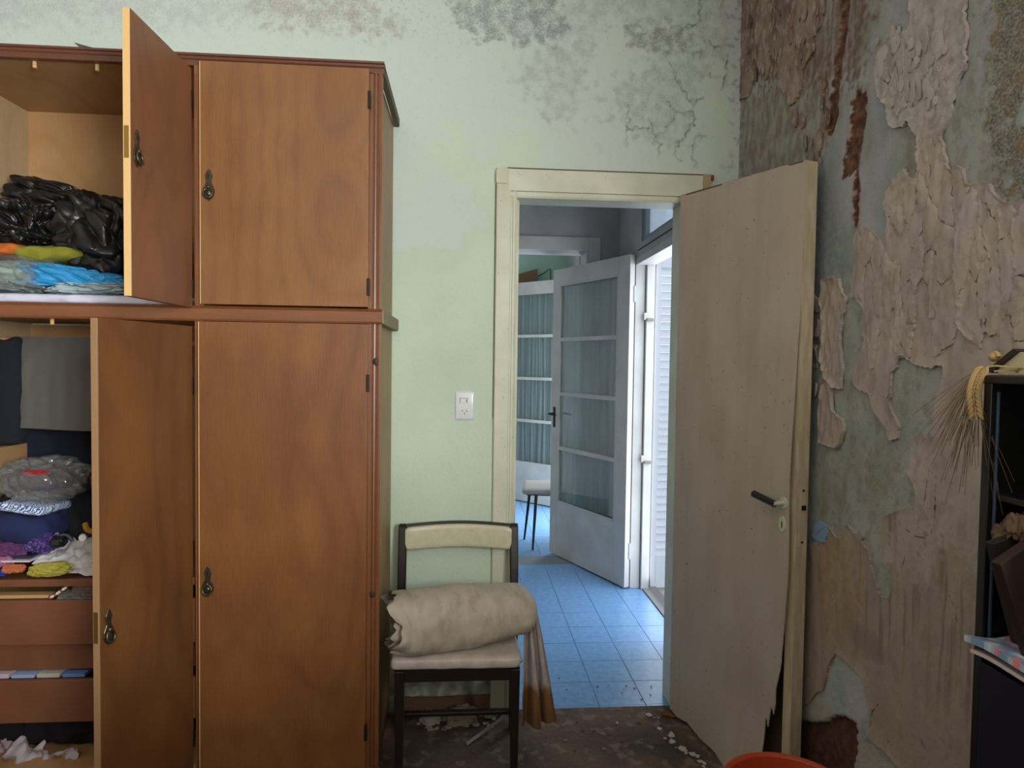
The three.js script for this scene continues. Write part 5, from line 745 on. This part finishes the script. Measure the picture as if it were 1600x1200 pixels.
// ---------------------------------------------------------------- orange tub and rubble on the floor
{
  const t = thing('plastic_tub', 'orange plastic tub on the floor in front of the open door', 'tub', [0.868, 0, 0.99]);
  const prof = [[0.0, 0.004], [0.12, 0.004], [0.128, 0.012], [0.172, 0.282], [0.176, 0.288], [0.183, 0.29], [0.184, 0.3], [0.177, 0.304], [0.168, 0.298], [0.124, 0.016], [0, 0.012]].map((p) => new THREE.Vector2(...p));
  const m = mat('#b4441f', 0.45); part('tub_wall', new THREE.LatheGeometry(prof, 64).translate(0.868, 0, 0.99), m, t); part('rim', new THREE.TorusGeometry(0.181, 0.006, 8, 72).rotateX(Math.PI / 2).translate(0.868, 0.3, 0.99), m, t);
}
{
  const R = rng(404), pale = [mat('#b5a898', 0.9), mat('#8c7b6c', 0.9), mat('#a7a9a4', 0.9)], brown = mat('#5d4636', 0.95);
  const chip = (x, z, s, y = 0) => { const n = 5 + Math.floor(R() * 3), p = []; for (let i = 0; i < n; i++) { const a = (i / n) * 6.283 + R() * 0.5, r = s * (0.6 + 0.5 * R()); p.push([r * Math.cos(a), r * Math.sin(a)]); } const h = Math.max(0.0025, s * 0.25); return metric(extr(p, h, { bevel: h * 0.25 }).rotateX(-Math.PI / 2).rotateY(R() * 6).rotateX((R() - 0.5) * 0.12).translate(x, y + 0.0015 + h * 0.12, z)); };
  const where = (x, z) => (x > 0.2 && x < 0.85 && z < 0.05 ? 'on the tiles just inside the doorway' : x < 0.2 ? 'under the dark wooden chair' : z < 0.3 ? 'on the dirt floor before the doorway' : 'on the dirt floor beside the open door');
  const add = (x, z, s, m) => one('plaster_chip', chip(x, z, s), m, 'small flake of fallen plaster ' + where(x, z), 'plaster', 'plaster flakes ' + where(x, z));
  for (let i = 0; i < 26; i++) add(-0.2 + 0.34 * R(), 0.03 + 0.14 * R() * R(), 0.007 + 0.012 * R(), pale[Math.floor(R() * 3)]);
  for (let i = 0; i < 22; i++) add(0.3 + 0.5 * R(), 0.03 + 0.28 * R(), 0.003 + 0.006 * R(), R() < 0.6 ? brown : pale[Math.floor(R() * 3)]);
  for (let i = 0; i < 24; i++) { const t = R(); add(0.8 + 0.17 * t - 0.03 - 0.05 * R(), 0.06 + 0.55 * t, 0.005 + 0.012 * R(), pale[Math.floor(R() * 3)]); }
  for (let i = 0; i < 18; i++) add(0.34 + 0.5 * R(), -0.03 - 0.3 * R() * R(), 0.002 + 0.004 * R(), R() < 0.7 ? brown : pale[0]);
  one('plaster_chunk', blob([0.0, 0.03, 0.09], [0.06, 0.035, 0.03], { seed: 8, detail: 10, amp: 0.3, floor: 0 }), pale[1], 'large broken plaster lump by the baseboard under the chair', 'plaster');
  one('plaster_chunk', blob([-0.12, 0.02, 0.08], [0.04, 0.022, 0.028], { seed: 18, detail: 9, amp: 0.3, floor: 0 }), pale[0], 'smaller broken plaster lump near the wardrobe under the chair', 'plaster');
  one('broken_slat', beam([0.02, 0.008, 0.24], [0.17, 0.03, 0.1], 0.012, 0.006), mat('#7d7a78', 0.85), 'thin broken grey wooden slat lying under the chair', 'slat');
  one('dead_leaf', surf(14, 8, (u, v) => [0.83 + 0.03 * (u - 0.5) * 2, 0.006 + 0.012 * Math.pow(2 * v - 1, 2) + 0.006 * Math.sin(u * 5), 0.1 + 0.02 * (2 * v - 1) * Math.sin(u * Math.PI)]), mat('#7a431c', 0.8), 'curled brown dead leaf at the foot of the door', 'leaf');
}
// ---------------------------------------------------------------- hall and far room furniture
{
  const c = thing('kitchen_chair', 'small chair with grey vinyl seat and thin tapered black legs in the far room', 'chair', [0.66, 0, -2.42]);
  const legs = [[0.527, -2.21, 0.555, -2.26], [0.49, -2.5, 0.53, -2.47], [0.84, -2.27, 0.79, -2.3], [0.82, -2.6, 0.78, -2.54]], blk = mat('#14110f', 0.4);
  for (const [x, z, x2, z2] of legs) part('leg', taper([x, 0, z], [x2, 0.42, z2], 0.008, 0.014, 10), blk, c);
  part('seat', soft(0.38, 0.045, 0.4, { r: 0.02, amp: 0, at: [0.655, 0.44, -2.4], turn: [0, -0.12, 0] }), mat('#a39a96', 0.5), c); part('seat_frame', soft(0.32, 0.02, 0.33, { r: 0.008, amp: 0, at: [0.655, 0.415, -2.4], turn: [0, -0.12, 0] }), blk, c);
}
{
  const w = thing('curtain_box', 'tilted brown wooden curtain box high on the end wall of the far room', 'curtain box', [0.45, 2.3, FZ + 0.06]), m = mat('#8a6a46', 0.6);
  part('front_board', metric(extr([[0.05, 2.13], [0.745, 2.27], [0.742, 2.405], [0.05, 2.2]], 0.012).translate(0, 0, FZ + 0.1)), m, w); part('end_board', metric(extr([[0.733, 2.268], [0.745, 2.27], [0.742, 2.405], [0.733, 2.402]], 0.098).translate(0, 0, FZ + 0.002)), m, w);
  const q = (x, y) => onZ(FZ + 0.006, x, y).toArray();
  one('wall_cable', tube([q(838, 433), q(849, 427), q(859, 420.5), q(860, 421.5), q(860, 430), q(860, 440), q(852, 441), q(840, 443)], 0.004, 60, 6), mat('#3f4a48', 0.7), 'thin dark cable looped on the mint wall of the far room', 'cable');
}
// the dresser is unseen, added to keep window light off the lower room
{
  const s = thing('added_dresser', 'wide dark wooden chest of drawers, added out of view to block window light', 'added_dresser', [0.77, 0, 3.2]), m = mat('#3a2417', 0.5), X = 0.455, Z0 = 2.14, Z1 = 4.5;
  part('body', bx(X + 0.02, 1.09, 0.08, 1.13, Z0 + 0.01, Z1 - 0.01, 0.004), m, s); part('top', bx(X - 0.01, 1.1, 1.13, 1.16, Z0, Z1, 0.004, true), m, s); part('plinth', bx(X + 0.04, 1.09, 0, 0.08, Z0 + 0.03, Z1 - 0.03, 0.002), m, s);
  for (let j = 0; j < 4; j++) for (let i = 0; i < 2; i++) { const z = Z0 + 0.03 + i * 1.16, d = part('drawer', bx(X + 0.002, X + 0.02, 0.1 + j * 0.255, 0.345 + j * 0.255, z, z + 1.14, 0.003), m, s); part('knob', new THREE.SphereGeometry(0.014, 12, 8).translate(X - 0.008, 0.22 + j * 0.255, z + 0.5), bronze, d); }
}
{  // unseen table, added to keep window light off the wardrobe foot
  const s = thing('added_table', 'long dark wooden table, added out of view to shade the lower wardrobe', 'table', [-0.6, 0, 2.4]), m = mat('#3a2417', 0.5);
  part('table_top', bx(-1.75, 0.42, 0.86, 0.9, 1.86, 2.9, 0.004, true), m, s);
  for (const z of [1.92, 2.84]) part('apron', bx(-1.68, 0.36, 0.75, 0.86, z - 0.01, z + 0.01, 0.002, true), m, s);
  for (const [x, z] of [[-1.67, 1.93], [0.35, 1.93], [-1.67, 2.83], [0.35, 2.83]]) part('leg', bx(x - 0.03, x + 0.03, 0, 0.86, z - 0.03, z + 0.03, 0.004), m, s);
}
renderer.render(scene, camera);
